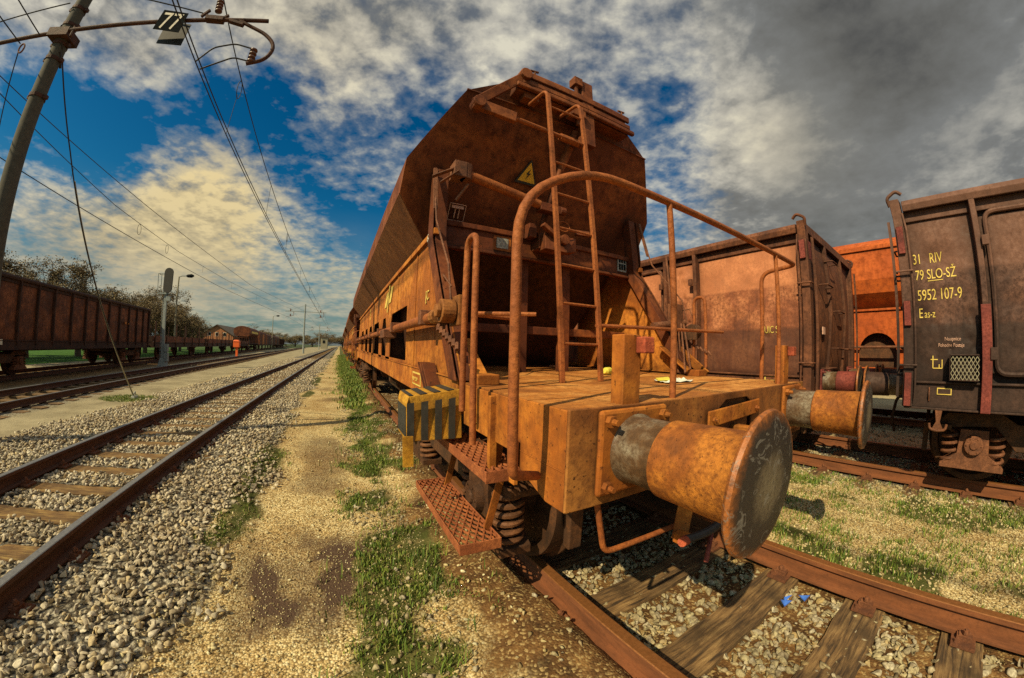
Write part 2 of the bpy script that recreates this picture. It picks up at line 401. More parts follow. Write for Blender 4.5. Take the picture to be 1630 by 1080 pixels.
# ------------------------------------------------------------------ ground
GZ = -.19
def zones(x, y):
    """weights: bed = ballast shoulder of the left track, soil = dark oily soil, green"""
    w = (fbm(x, y, .9) - .5); w2 = fbm(x + 40, y, 2.3) - .5; w3 = fbm(x, y + 31, 5.) - .5
    bed = sstep(-5.6, -5.0, x + w * .8) * (1 - sstep(-1.25, -.85, x + w * .9))
    crib = sstep(.95, 1.15, x) * (1 - sstep(2.72, 2.9, x))
    soil = np.clip(crib * .9 + sstep(.3, .8, x + w2 * .9) * (1 - sstep(1.3, 1.5, x)) * .75, 0, 1)
    stain = 1.25 * np.exp(-((x + .30 + w3 * .4) / .38) ** 2 - ((y - 2.45 + w2 * .9) / .55) ** 2) * sstep(.35, .6, fbm(x + 3, y, 3.)) + .55 * sstep(.54, .80, fbm(x + 9, y + 3, .8)) * sstep(-1.1, -.4, x) * (1 - sstep(.2, .7, x))
    g = np.exp(-((x - (.26 + .035 * np.clip(y, 0, 7) + w2 * .8)) / .24) ** 2) * sstep(.27, .44, fbm(x, y, 1.7) + .08 * sstep(3, 7, y)) * sstep(1.0, 1.6, y)
    g2 = np.exp(-((x + 1.0 + w2 * .3) / .20) ** 2) * sstep(.46, .62, fbm(x + 5, y, .9)) * sstep(2.2, 2.8, y)
    g3 = np.exp(-((x - 3.05) / .34) ** 2) * sstep(.28, .5, fbm(x, y, 2.))
    g4 = np.exp(-((x - 4.9) / .6) ** 2) * sstep(.44, .6, fbm(x, y, 2.2)) * .8
    g5 = sstep(6, 22, y) * np.exp(-((x - .5 + w2 * .3) / .42) ** 2)
    return bed, crib, soil, stain, np.clip(g + g2 + g3 + g4 + g5 * .9, 0, 1)
def gz(x, y):
    bed, crib, soil, stain, gr = zones(x, y)
    z = GZ + (fbm(x, y, 1.2, 3) - .5) * .03 + (fbm(x, y, 9., 3) - .5) * .02
    z = z + .02 * bed * (1 - sstep(-3.75, -3.55, x) * (1 - sstep(-2.2, -2.0, x)))
    z = z - .015 * crib + gr * .015
    z = z + (.11 + .05 * (fbm(x, y, 3.3) - .5)) * sstep(.35, .95, x) * (1 - sstep(1.09, 1.13, x)) + .07 * sstep(2.74, 2.80, x) * (1 - sstep(3.2, 4.2, x))
    z = z + .02 * sstep(-3.6, -3.3, x) * (1 - sstep(-2.5, -2.3, x)) * 0
    z = z - .06 * sstep(-3.6, -3.5, -np.abs(x + 8.4) - 2.7)      # left tracks sit level with the yard
    return z
xs = np.unique(np.concatenate([np.arange(-6.5, 7.6, .065), np.arange(-17, -6.5, .25), np.arange(7.6, 16, .3), -np.geomspace(17, 4000, 26), np.geomspace(16, 4000, 26)]))
ys = np.unique(np.concatenate([-np.geomspace(3, 400, 12), np.arange(-3, 8, .065), 8 + np.cumsum(np.geomspace(.07, 3.5, 110)), np.geomspace(190, 7000, 22)]))
X, Y = np.meshgrid(xs, ys, indexing='ij'); Zg = gz(X, Y); Zg = np.where((np.abs(X) > 60) | (Y > 300), GZ - .02, Zg)
nx, ny = X.shape; I = np.arange(nx * ny).reshape(nx, ny)
Fg = np.stack([I[:-1, :-1], I[1:, :-1], I[1:, 1:], I[:-1, 1:]], -1).reshape(-1, 4)
def ground_mat():
    m, nt, b = nmat('yard_ground')
    at_ = nt.nodes.new('ShaderNodeAttribute'); at_.attribute_name = 'zone'; s = nt.nodes.new('ShaderNodeSeparateColor'); nt.links.new(at_.outputs['Color'], s.inputs[0])
    at2 = nt.nodes.new('ShaderNodeAttribute'); at2.attribute_name = 'zoneb'; s2 = nt.nodes.new('ShaderNodeSeparateColor'); nt.links.new(at2.outputs['Color'], s2.inputs[0])
    v = mapped(nt, (1, 1, 1))
    fine = nt.nodes.new('ShaderNodeTexVoronoi'); fine.inputs['Scale'].default_value = 75; nt.links.new(v, fine.inputs['Vector'])
    crs = nt.nodes.new('ShaderNodeTexVoronoi'); crs.inputs['Scale'].default_value = 30; nt.links.new(v, crs.inputs['Vector'])
    sepf = nt.nodes.new('ShaderNodeSeparateColor'); nt.links.new(fine.outputs['Color'], sepf.inputs[0])
    sepc = nt.nodes.new('ShaderNodeSeparateColor'); nt.links.new(crs.outputs['Color'], sepc.inputs[0])
    nA = noise(nt, v, 1.1, 6, .65); nB = noise(nt, v, 6, 5, .7)
    path = ramp(nt, sepf.outputs[0], [(0, (.30, .20, .08)), (.35, (.58, .42, .18)), (.7, (.80, .63, .31)), (1, (.90, .80, .48))])
    edge = ramp(nt, fine.outputs['Distance'], [(.45, (0, 0, 0)), (.8, (.9,) * 3)])
    path = mixc(nt, edge, path, (.12, .08, .03))
    path = mixc(nt, ramp(nt, nA, [(.36, (.6,) * 3), (.56, (0, 0, 0))]), path, (.56, .42, .28), 'MULTIPLY')
    bal = ramp(nt, sepc.outputs[0], [(0, (.12, .10, .07)), (.5, (.30, .27, .20)), (1, (.50, .46, .36))])
    bal = mixc(nt, ramp(nt, crs.outputs['Distance'], [(.35, (0, 0, 0)), (.7, (.9,) * 3)]), bal, (.03, .022, .014))
    soil = ramp(nt, nB, [(.3, (.035, .02, .010)), (.52, (.14, .07, .025)), (.75, (.34, .19, .065))])
    soil = mixc(nt, ramp(nt, sepf.outputs[1], [(.75, (0, 0, 0)), (.9, (.7,) * 3)]), soil, (.46, .33, .14))
    grn = ramp(nt, nB, [(.3, (.05, .04, .012)), (.5, (.07, .08, .018)), (.7, (.20, .16, .06))])
    far = ramp(nt, nA, [(.35, (.22, .19, .12)), (.65, (.38, .33, .21))])
    def msk(x, a=.35, c=.65):
        return ramp(nt, math_(nt, 'ADD', x, math_(nt, 'MULTIPLY', math_(nt, 'SUBTRACT', nB, .5), .5)), [(a, (0, 0, 0)), (c, (1, 1, 1))])
    c = mixc(nt, ramp(nt, s2.outputs[1], [(0, (0, 0, 0)), (1, (1, 1, 1))]), path, far)
    c = mixc(nt, msk(s.outputs[0]), c, bal)
    c = mixc(nt, msk(s.outputs[1]), c, soil)
    c = mixc(nt, msk(s2.outputs[0], .2, .85), c, (.09, .055, .035))
    c = mixc(nt, msk(s.outputs[2], .3, .6), c, grn)
    sepv = nt.nodes.new('ShaderNodeSeparateXYZ'); nt.links.new(v, sepv.inputs[0])
    meadow = math_(nt, 'MAXIMUM', math_(nt, 'LESS_THAN', sepv.outputs[0], -17.0), math_(nt, 'GREATER_THAN', sepv.outputs[0], 22.))
    yfar = nt.nodes.new('ShaderNodeMapRange'); nt.links.new(sepv.outputs[1], yfar.inputs[0]); yfar.inputs[1].default_value = 35; yfar.inputs[2].default_value = 120
    gm = mixc(nt, yfar.outputs[0], ramp(nt, nA, [(.35, (.03, .09, .010)), (.65, (.06, .15, .018))]), (.055, .075, .03))
    c = mixc(nt, meadow, c, gm)
    nt.links.new(c, b.inputs['Base Color']); b.inputs['Roughness'].default_value = .95; b.inputs['Specular IOR Level'].default_value = .2
    hh = math_(nt, 'ADD', math_(nt, 'MULTIPLY', math_(nt, 'SUBTRACT', 1., fine.outputs['Distance']), .5), math_(nt, 'ADD', nB, math_(nt, 'MULTIPLY', math_(nt, 'SUBTRACT', 1., crs.outputs['Distance']), s.outputs[0])))
    bump(nt, b, hh, .9, .012)
    return m
go = fast_mesh('ground', np.stack([X.ravel(), Y.ravel(), Zg.ravel()], 1), Fg, ground_mat(), True)
bed, crib, soil, stain, gr = [a.ravel() for a in zones(X, Y)]
# strips further out: ballast under the other tracks, compacted yard beyond the left track
L2x = lambda y: -8.0 - .05 * (y - 7)
L3x = lambda y: -13.35 - .084 * (y - 23)
xr_, yr_ = X.ravel(), Y.ravel()
b3 = np.exp(-((xr_ - 6.37) / 1.1) ** 4); b2 = np.exp(-((xr_ - L2x(yr_)) / 1.5) ** 4) * .8; b4 = np.exp(-((xr_ - L3x(yr_)) / 2.6) ** 4)
one = np.ones_like(xr_)
bed = np.clip(np.maximum(bed, np.maximum(b3 * .9, b2)), 0, 1); soil = np.clip(np.maximum(soil, b4 * .8), 0, 1)
yard = (1 - sstep(-5.6, -5.0, xr_)) * .9 + sstep(6, 7, xr_) * .5
me = go.data
for nm_, arr in (('zone', (bed, soil, gr)), ('zoneb', (stain, yard, one * 0))):
    a_ = me.color_attributes.new(nm_, 'FLOAT_COLOR', 'POINT'); a_.data.foreach_set('color', np.stack([*arr, one], 1).astype(np.float32).ravel())
go['kind'] = 'structure'

# loose stone
def region(x0, x1, y0, y1, dens, keep):
    n = int((x1 - x0) * (y1 - y0) * dens); x = RNG.uniform(x0, x1, n); y = RNG.uniform(y0, y1, n)
    k = RNG.random(n) < keep(x, y); x, y = x[k], y[k]; return np.stack([x, y, gz(x, y)], 1)
def notrail(x, xr, w=.085): return (np.abs(x - xr) > w) & (np.abs(x - xr - 1.5) > w)
def keepA(x, y):
    b = zones(x, y)[0]; on = ((y + .19) % .65 < .25) & (x > -4.15) & (x < -1.62)
    inner = (x > -3.6) & (x < -2.1)
    ok = notrail(x, -3.63) & ~(on & inner) & (~on | (RNG.random(len(x)) < .45))
    return b * ok * (1 - .25 * sstep(-1.5, -1.0, x))
P1 = region(-5.7, -.6, .9, 4.6, 850, keepA); P1[:, 2] += RNG.uniform(0, .022, len(P1))
scatter('loose_stones', P1, RNG.uniform(.010, .034, len(P1)), 'ballast', 2, 'grey limestone ballast around the near left track', 'stones')
P2 = region(-5.7, -.6, 4.6, 14, 380, keepA); P2[:, 2] += RNG.uniform(0, .02, len(P2))
P3 = region(-5.7, -.7, 14, 42, 60, keepA)
P23 = np.concatenate([P2, P3]); S23 = np.concatenate([RNG.uniform(.018, .036, len(P2)), RNG.uniform(.03, .055, len(P3))])
scatter('loose_stones', P23, S23, 'ballast', 1, 'grey ballast further along the left track', 'ballast')
def keepB(x, y):
    on = ((y - .17) % .6); on = (on < .125) | (on > .475)
    clump = sstep(.34, .50, fbm(x, y, 2.6))
    return (notrail(x, 1.17, .10)) * np.where(on, .17, .30 + .7 * clump) * ((x > 1.15) & (x < 2.75))
P4 = region(1.15, 2.75, -1.2, 4, 1000, keepB)
scatter('loose_stones', P4, RNG.uniform(.012, .034, len(P4)), 'whitestone', 2, 'pale yellow stones on dark soil between the rails under the wagon', 'ballast')
P5 = region(1.15, 2.75, 4, 16, 250, keepB)
P5b = region(.05, 1.08, .6, 9, 420, lambda x, y: sstep(.45, .68, fbm(x + 3, y, 2.1)) * (1 - zones(x, y)[4] * .7))
P5c = region(5.0, 7.9, -2, 16, 170, lambda x, y: notrail(x, 5.62, .09) * .9)
P5d = region(8.0, 13., -2, 9, 60, lambda x, y: 1.)
PP = np.concatenate([P5, P5b, P5c, P5d]); scatter('loose_stones', PP, np.concatenate([RNG.uniform(.014, .03, len(P5)), RNG.uniform(.009, .026, len(P5b)), RNG.uniform(.018, .034, len(P5c)), RNG.uniform(.02, .04, len(P5d))]), 'whitestone', 1, 'pale stones lying along the right tracks', 'ballast')
P6 = region(2.78, 5.5, -1.6, 5, 1300, lambda x, y: .35 + .6 * fbm(x, y, 3.))
P7 = region(-1.2, .6, 1.1, 3.4, 2600, lambda x, y: .55 + 0 * x)
P7b = region(-1.2, .6, 3.4, 7.5, 700, lambda x, y: .5 + 0 * x)
P8 = region(-1.5, .9, 1.1, 8, 190, lambda x, y: fbm(x, y, 1.9) * (.25 + 1.0 * np.exp(-((x + 1.0) / .35) ** 2) + .6 * np.exp(-((x - .7) / .35) ** 2)))
PP = np.concatenate([P6, P7, P7b, P8]); scatter('gravel', PP, np.concatenate([RNG.uniform(.006, .018, len(P6)), RNG.uniform(.0035, .008, len(P7)), RNG.uniform(.004, .008, len(P7b)), RNG.uniform(.009, .022, len(P8))]), 'gravel', 1, 'fine yellow gravel of the footpath and right hand strip', 'gravel')

# grass
def blades(name, P, h0, h1, mat, label, per=7, spread=.025, wid=.0035):
    n = len(P) * per; B = np.repeat(P, per, 0); B[:, :2] += RNG.normal(0, spread, (n, 2))
    a = RNG.uniform(0, 2 * PI, n); hgt = RNG.uniform(h0, h1, n); lean = RNG.uniform(.1, .8, n) * hgt; w = wid * RNG.uniform(.7, 1.6, n)
    dx, dy = np.cos(a), np.sin(a); z0 = np.zeros(n)
    p0 = B + np.stack([-dy * w, dx * w, z0 - .01], 1); p1 = B + np.stack([dy * w, -dx * w, z0 - .01], 1)
    m0 = B + np.stack([dx * lean * .35 - dy * w * .8, dy * lean * .35 + dx * w * .8, hgt * .6], 1); m1 = B + np.stack([dx * lean * .35 + dy * w * .8, dy * lean * .35 - dx * w * .8, hgt * .6], 1)
    t = B + np.stack([dx * lean, dy * lean, hgt], 1)
    V = np.stack([p0, p1, m1, m0, t], 1).reshape(-1, 3); k = (np.arange(n) * 5)[:, None]
    F = np.concatenate([k + np.array([[0, 1, 2]]), k + np.array([[0, 2, 3]]), k + np.array([[3, 2, 4]])])
    o = fast_mesh(name, V, F, mat); tag(o, label, 'grass', None, 'stuff')
gk = lambda x, y: zones(x, y)[4] ** 1.2 * sstep(.44, .60, fbm(x + 77, y, 5., 3)) * (.2 + .8 * sstep(.42, .58, fbm(x + 7, y + 5, 13., 2)))
G1 = region(-.5, 1.1, 1.1, 9, 2200, gk); G1b = region(-1.7, -.5, 2, 9, 1200, gk)
blades('grass', np.concatenate([G1, G1b]), .010, .040, 'grass', 'tufts of low grass in the strip beside the footpath')
blades('grass', region(2.75, 5.6, -1.8, 6, 650, lambda x, y: gk(x, y) * 1.4 + .22 * (fbm(x, y, 3) > .45)), .02, .055, 'grass', 'green weeds beside the right rail')
blades('grass', region(-.3, 1.0, 1.2, 8, 90, lambda x, y: zones(x, y)[4] ** .5), .05, .11, 'grass', 'taller loose stalks in the grass strip', 3, .03, .003)
G2 = region(-.6, 1.2, 9, 60, 130, lambda x, y: zones(x, y)[4])
blades('grass', G2, .04, .12, 'grass', 'grass verge running away beside the wagons', 6, .07, .012)

# ------------------------------------------------------------------ tracks
def rail_profile(x, y0, y1, mb, zt=0., xf=None):
    pr = [(-.036, -.004), (-.030, 0), (.030, 0), (.036, -.004), (.036, -.034), (.0085, -.045), (.0085, -.128), (.07, -.142), (.07, -.154), (-.07, -.154), (-.07, -.142), (-.0085, -.128), (-.0085, -.045), (-.036, -.034)]
    yy = [y0, y1] if xf is None else list(np.linspace(y0, y1, 24)); n = len(pr); vs = []; fs = []
    for y in yy:
        xo = x if xf is None else x + xf(y)
        vs += [(xo + a, y, zt + b) for a, b in pr]
    for i in range(len(yy) - 1):
        for k in range(n): fs.append((i * n + k, i * n + (k + 1) % n, (i + 1) * n + (k + 1) % n, (i + 1) * n + k))
    fs += [tuple(range(n)), tuple((len(yy) - 1) * n + k for k in range(n - 1, -1, -1))]
    mb.add(vs, fs)
def sleeper_mesh(wd, L, mat, fine=True):
    mb = MB(); nx_, h = 14, .12; rr = random.Random(int(wd * 1000) + int(L * 100))
    bm = bmesh.new(); bmesh.ops.create_cube(bm, size=1)
    bmesh.ops.scale(bm, vec=(L, wd, h), verts=bm.verts)
    bmesh.ops.subdivide_edges(bm, edges=[e for e in bm.edges if abs(e.verts[0].co.x - e.verts[1].co.x) > .1], cuts=nx_)
    for v in bm.verts: v.co.y += rr.uniform(-.008, .008); v.co.z += rr.uniform(-.006, .004) - .08
    me = bpy.data.meshes.new('sleeper'); bm.to_mesh(me); bm.free(); me.materials.append(M[mat]); return me
def fastening_mesh(mat='iron'):
    mb = MB(); mb.box(-.17, .17, -.07, .07, -.172, -.152)
    for s in (-1, 1):
        mb.box(s * .065, s * .115, -.045, .045, -.152, -.128); mb.beam((s * .115, 0, -.135), (s * .06, 0, -.128), .07, .02)
        mb.cyl((s * .095, 0, -.13), (s * .095, 0, -.085), .011, .011, 8); mb.cyl((s * .095, 0, -.115), (s * .095, 0, -.095), .02, .02, 6)
        mb.cyl((s * .145, .045, -.155), (s * .145, .045, -.135), .013, .011, 6)
    o = mb.build('rail_fastening', mat); me_ = o.data; bpy.data.objects.remove(o); return me_
FAST = fastening_mesh()
def track(x0, y0, y1, sp, phase, wd, L, wmat, rmat, label, nmax=100, fast_to=8., xf=None, drop=0., jit=.01, detail_from=None, center=None):
    xc = x0 + .75; root = empty('railway_track', (xc, 0, 0), label, 'railway track', 'railway tracks of the yard')
    for k in (0, 1):
        mb = MB(); rail_profile(x0 + 1.5 * k - xc, y0, y1, mb, 0., xf); mb.build('rail', rmat, root, smooth=False)
    me_ = [sleeper_mesh(wd, L, wmat), sleeper_mesh(wd * .96, L * .99, wmat), sleeper_mesh(wd * 1.03, L * 1.01, wmat)]
    y = y0 + ((phase - y0) % sp); n = 0; rest = MB()
    while y < y1:
        xo = 0 if xf is None else xf(y)
        if n < nmax:
            s_ = bpy.data.objects.new('sleeper', random.choice(me_)); COL.objects.link(s_); s_.parent = root
            s_.location = (xo + random.uniform(-jit, jit) * 2, y, -.1535 - random.uniform(0, .006)); s_.rotation_euler = (0, 0, random.uniform(-jit, jit))
            if y < fast_to:
                for k in (0, 1):
                    f_ = bpy.data.objects.new('rail_fastening', FAST); COL.objects.link(f_); f_.parent = s_
                    f_.location = (x0 + 1.5 * k - xc - s_.location.x, 0, -s_.location.z); f_.rotation_euler = (0, 0, -s_.rotation_euler[2])
            n += 1
        elif y < 220: rest.box(xo - L / 2, xo + L / 2, y - wd / 2, y + wd / 2, -.27, -.176)
        y += sp
    if rest.v: rest.build('sleeper', wmat, root, kind='stuff')
    return root
track(1.17, -3.2, 300, .60, .17, .25, 2.5, 'wood', 'railR', 'rusty track carrying the orange hopper wagon, weathered sleepers in front of its buffers', 60, 5.)
track(-3.63, -1.5, 300, .65, -.065, .24, 2.55, 'woodL', 'railL', 'empty left track with polished rails and dry wooden sleepers beside the footpath', 100, 9.)
track(5.62, -4, 300, .60, .1, .25, 2.5, 'wood', 'railR', 'rusty track under the two dark open gondola wagons on the right', 40, 4.)
track(10.35, -6, 40, .60, .1, .25, 2.5, 'wood', 'railR', 'farther right track glimpsed between the gondola buffers under the bright orange wagon', 30, 0.)
track(-8.75, 2, 170, .62, .1, .25, 2.5, 'wood', 'railL', 'second left track beyond the guy wire, in front of the signal mast', 60, 0., xf=lambda y: -.05 * (y - 7))
track(-14.1, 4, 240, .62, .1, .25, 2.5, 'wood', 'railL', 'far left track under the row of parked goods wagons', 40, 0., xf=lambda y: -.084 * (y - 23))

# ------------------------------------------------------------------ wheels, bogies, buffers
def lathe_mesh(prof, o, ax, n=32): mb = MB(); mb.lathe(prof, o, ax, n); return mb
def wheel_mb(s, rad=.46):
    """s = +1 / -1: which side the flange-free face looks to"""
    pr = [(-.07, .05), (-.07, .12), (-.02, .15), (-.02, rad - .09), (-.07, rad - .07), (-.075, rad + .028), (-.055, rad + .028), (-.04, rad), (.06, rad - .004), (.065, rad - .02), (.06, rad - .07), (.015, rad - .09), (.01, .16), (.085, .13), (.085, .05)]
    mb = MB(); mb.lathe(pr, (s * .75, 0, rad), (s, 0, 0), 40); return mb
def spring_mb(x, y, z0, z1, r=.068, wr=.0165, turns=5):
    mb = MB(); n = turns * 14; pts = []
    for i in range(n + 1):
        t = i / n; a = t * turns * 2 * PI; pts.append((x + r * math.cos(a), y + r * math.sin(a), z0 + wr + (z1 - z0 - 2 * wr) * t))
    mb.tube(pts, wr, 7); return mb
def bogie(parent, yc, mat='dark', smat='spring', detail=True, wb=1.8, xs=1.0, rad=.46, shift=(0, 0, 0), wheelmat='dark', xc=0.):
    shift = (shift[0] - xc, shift[1], shift[2])
    mb = MB()
    for s in (-1, 1):
        X = s * xs
        # side frame: arched over the axle boxes
        pts = []
        for y, z in ((-1.35, .64), (-1.2, .78), (-.62, .80), (-.45, .70), (.45, .70), (.62, .80), (1.2, .78), (1.35, .64), (1.2, .62), (.68, .66), (.45, .42), (-.45, .42), (-.68, .66), (-1.2, .62)):
            pts.append((X - .045, yc + y, z))
        mb.prism(pts, (.09, 0, 0))
        for a in (-1, 1): mb.box(X - .10, X + .10, yc + a * 1.24 - .09, yc + a * 1.24 + .09, .60, .66)
    mb.box(-xs, xs, yc - .22, yc + .22, .48, .72); mb.box(-xs, xs, yc - 1.32, yc - 1.26, .62, .72); mb.box(-xs, xs, yc + 1.26, yc + 1.32, .62, .72)
    bg = mb.build('bogie', mat, parent, shift=shift, bev=.008)
    for a in (-1, 1):
        ya = yc + a * wb / 2
        for s in (-1, 1):
            w = wheel_mb(s, rad); w.v = [(v[0], v[1] + ya, v[2]) for v in w.v]; w.build('wheel', wheelmat, bg, shift=shift, smooth=True)
            X = s * xs; b = MB()
            b.prism([(X - .1, ya - .17, .36), (X - .1, ya - .34, .24), (X - .1, ya - .34, .19), (X - .1, ya + .34, .19), (X - .1, ya + .34, .24), (X - .1, ya + .17, .36), (X - .1, ya + .15, .62), (X - .1, ya - .15, .62)], (.2, 0, 0))
            b.cyl((X + s * .09, ya, rad), (X + s * .15, ya, rad), .115, .10, 20); b.cyl((X + s * .15, ya, rad), (X + s * .165, ya, rad), .05, .04, 12)
            for k in range(6): b.hexnut((X + s * .14, ya + .08 * math.cos(k * PI / 3), rad + .08 * math.sin(k * PI / 3)), (s, 0, 0), .014, .012)
            b.build('axle_box', smat if smat != 'spring' else mat, bg, shift=shift, bev=.01)
            for q in (-1, 1):
                spring_mb(X + s * .01, ya + q * .25, .225, .60, .082, .02, 6 if detail else 4).build('spring', smat, bg, shift=shift, smooth=True)
        ax = MB(); ax.cyl((-.72, ya, rad), (.72, ya, rad), .08, .08, 12); ax.build('axle', mat, bg, shift=shift, smooth=True)
        bs = MB()
        for s in (-1, 1):
            bs.box(s * .70, s * .79, ya + a * .50, ya + a * .56, .28, .62); bs.beam((s * .745, ya + a * .53, .62), (s * .745, ya + a * .30, .78), .05, .03)
        bs.build('brake_shoe', mat, bg, shift=shift, bev=.008)
    return bg
def buffer(parent, x, yf, z, d, shift, smat='sleeve', pmat='steel', label=None, L=.552):
    """yf: face of the end beam, d = -1 sticks out towards -y"""
    mb = MB()
    mb.box(x - .19, x + .19, yf, yf + d * .028, z - .165, z + .165)
    root = mb.build('buffer', 'orange' if smat == 'sleeve' else smat, parent, shift=shift, bev=.022, label=label)
    p = lathe_mesh([(0.028, .140), (.04, .134), (.05, .131), (.195, .131), (.20, .134)], (x, yf, z), (0, d, 0), 40); p.build('plunger', pmat, root, shift=shift, smooth=True)
    p = lathe_mesh([(.20, .134), (.205, .141), (.30, .143), (L - .045, .148), (L - .03, .157), (L - .022, .157)], (x, yf, z), (0, d, 0), 44); p.build('sleeve', smat, root, shift=shift, smooth=True)
    p = lathe_mesh([(L - .022, .19), (L - .022, .216), (L - .012, .223), (L, .219), (L + .008, .19), (L + .013, .12), (L + .014, .02)], (0, 0, 0), (0, d, 0), 56)
    dsc = p.build('buffer_disc', 'disc', root, smooth=True)
    dsc.location = Vector((x, yf, z)) - Vector(shift)
    for sx in (-1, 1):
        for sz in (-1, 1):
            b = MB(); b.hexnut((x + sx * .152, yf + d * .028, z + sz * .125), (0, d, 0), .023, .022); b.cyl((x + sx * .152, yf + d * .05, z + sz * .125), (x + sx * .152, yf + d * .075, z + sz * .125), .011, .011, 8); b.build('bolt', 'orange' if smat == 'sleeve' else smat, root, shift=shift)
    return root

# ------------------------------------------------------------------ grating with diamond holes (real bars)
def grating(mb, x0, x1, y0, y1, z, pitch=.045, w=.0075, t=.012):
    def clip(p, d):
        t0, t1 = -9, 9
        for a in (0, 1):
            lo, hi = ((x0, x1), (y0, y1))[a]
            if abs(d[a]) < 1e-9: continue
            u, v = (lo - p[a]) / d[a], (hi - p[a]) / d[a]
            t0, t1 = max(t0, min(u, v)), min(t1, max(u, v))
        return t0, t1
    for sg in (-1, 1):
        d = Vector((1, sg * 1.9, 0)).normalized(); st = pitch * 1.9
        k = y0 - 1; i = 0
        while k < y1 + 1:
            p = (x0, k); a, b = clip(p, d)
            if b - a > .02: mb.beam((p[0] + d.x * a, p[1] + d.y * a, z + sg * .0006), (p[0] + d.x * b, p[1] + d.y * b, z + sg * .0006), w, t + sg * .001)
            k += st
    return mb

# ------------------------------------------------------------------ the hopper wagon
def hopper_wagon(full=True):
    SH = (0, 8.05, 0)
    R_ = empty('hopper_wagon', (XC, 8.05, 0), 'orange brown hopper wagon in the foreground with ladder, handrail and big rusty buffers', 'hopper wagon', 'string of hopper wagons on the centre track')
    Y0, Y1 = .954, 15.15; MID = 8.05
    mir = lambda y: 2 * MID - y
    W = 1.19; DZ = 1.18
    def part(mb, name, mat, parent=R_, **k): return mb.build(name, mat, parent, shift=SH, **k)
    # --- hopper body: octagon section, end sheets lean back as they go down
    prof = [(-.68, 3.88, 2.44), (-1.11, 3.66, 2.52), (-1.50, 3.05, 2.88), (-1.505, 2.78, 3.039), (-1.16, 2.35, 3.293)]
    ring0 = [(x, y, z) for x, z, y in prof] + [(-x, y, z) for x, z, y in reversed(prof)]
    mb = MB(); n = len(ring0)
    secs = [0, .02, .34, .36, .66, .68, 1]
    vs = list(ring0) + [(x, mir(y), z) for x, y, z in ring0]
    fs = [(k, (k + 1) % n, (k + 1) % n + n, k + n) for k in range(n) if k != 4] + [(0, 1, n - 2, n - 1), tuple(range(1, n - 1)), (n, n + 1, 2 * n - 2, 2 * n - 1), tuple(range(n + 1, 2 * n - 1))]
    mb.add(vs, fs)
    body = part(mb, 'hopper_body', 'hop', smooth=False)
    # funnel below the header
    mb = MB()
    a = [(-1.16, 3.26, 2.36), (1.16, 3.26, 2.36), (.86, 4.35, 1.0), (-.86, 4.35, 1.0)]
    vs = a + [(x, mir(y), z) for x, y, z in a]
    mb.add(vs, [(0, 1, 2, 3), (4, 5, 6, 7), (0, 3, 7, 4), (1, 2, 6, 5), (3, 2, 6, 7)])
    part(mb, 'hopper_funnel', 'hopshade')
    # side slope sheet with weld seams, slightly proud
    mb = MB()
    for s in (-1, 1):
        ys = list(np.linspace(3.3, mir(3.3), 11))
        for i in range(len(ys) - 1):
            a, b = ys[i] + .006, ys[i + 1] - .006
            p = [(s * 1.508, a, 2.775), (s * 1.508, b, 2.775), (s * 1.168, b, 2.355), (s * 1.168, a, 2.355)]
            if i == 0: p[0] = (s * 1.508, 3.06, 2.775); p[3] = (s * 1.168, 3.27, 2.355)
            mb.prism(p, (-s * .010, 0, .008))
    part(mb, 'slope_sheet', 'hopunder')
    # end sheet crease rim + roof plates
    mb = MB(); mb.beam((-1.11, 2.515, 3.665), (1.11, 2.515, 3.665), .02, .012)
    part(mb, 'crease_strip', 'hop')
    # roof hatch, domed
    mb = MB(); pts = [(-.70, 2.36, 3.72), (-.70, 2.36, 3.83), (-.60, 2.36, 3.92), (0, 2.36, 4.00), (.60, 2.36, 3.95), (.68, 2.36, 3.86), (.68, 2.36, 3.72)]
    mb.prism(pts, (0, mir(2.36) - 2.36, 0)); mb.box(-.72, .72, 2.30, 2.345, 3.72, 3.77)
    hatch = part(mb, 'roof_hatch', 'hop', bev=.012)
    mb = MB(); mb.beam((-.66, 2.325, 3.90), (.66, 2.325, 3.90), .03, .07); mb.beam((-.66, 2.32, 3.80), (.66, 2.32, 3.80), .03, .05)
    part(mb, 'hatch_edge', 'hop', hatch, bev=.006)
    mb = MB()
    for x in (-.5, .62):
        mb.cyl((x, 2.38, 3.9), (x, 2.38, 4.04), .012, .012, 8); mb.cyl((x - .05, 2.38, 4.03), (x + .04, 2.38, 4.045), .012, .012, 8)
    part(mb, 'hatch_catch', 'iron', hatch)
    # hatch linkage on the end
    mb = MB(); mb.beam((-1.07, 2.40, 3.44), (-.64, 2.32, 3.86), .045, .085, up=(1, 0, .7)); mb.beam((-1.09, 2.38, 3.42), (-.70, 2.36, 3.38), .05, .10)
    mb.cyl((-1.05, 2.32, 3.42), (-1.05, 2.44, 3.42), .055, .055, 16); mb.cyl((-.64, 2.27, 3.87), (-.64, 2.38, 3.87), .06, .06, 12); mb.box(-.62, -.46, 2.36, 2.46, 3.66, 3.74)
    part(mb, 'hatch_lever', 'hop', bev=.006)
    mb = MB(); mb.cyl((-.72, 2.37, 3.385), (-.05, 2.42, 3.40), .022, .022, 10); mb.cyl((-.20, 2.41, 3.395), (.10, 2.42, 3.40), .036, .036, 12)
    part(mb, 'hatch_rod', 'rail_tube', smooth=True)
    mb = MB(); mb.box(.02, .16, 2.32, 2.42, 3.36, 4.14); mb.box(-.08, .02, 2.30, 2.40, 4.04, 4.14); mb.beam((-.04, 2.34, 3.55), (-.04, 2.34, 4.1), .035, .03)
    mb.box(-.14, .02, 2.28, 2.40, 3.62, 3.70)
    part(mb, 'hatch_cylinder_box', 'hop', bev=.006)
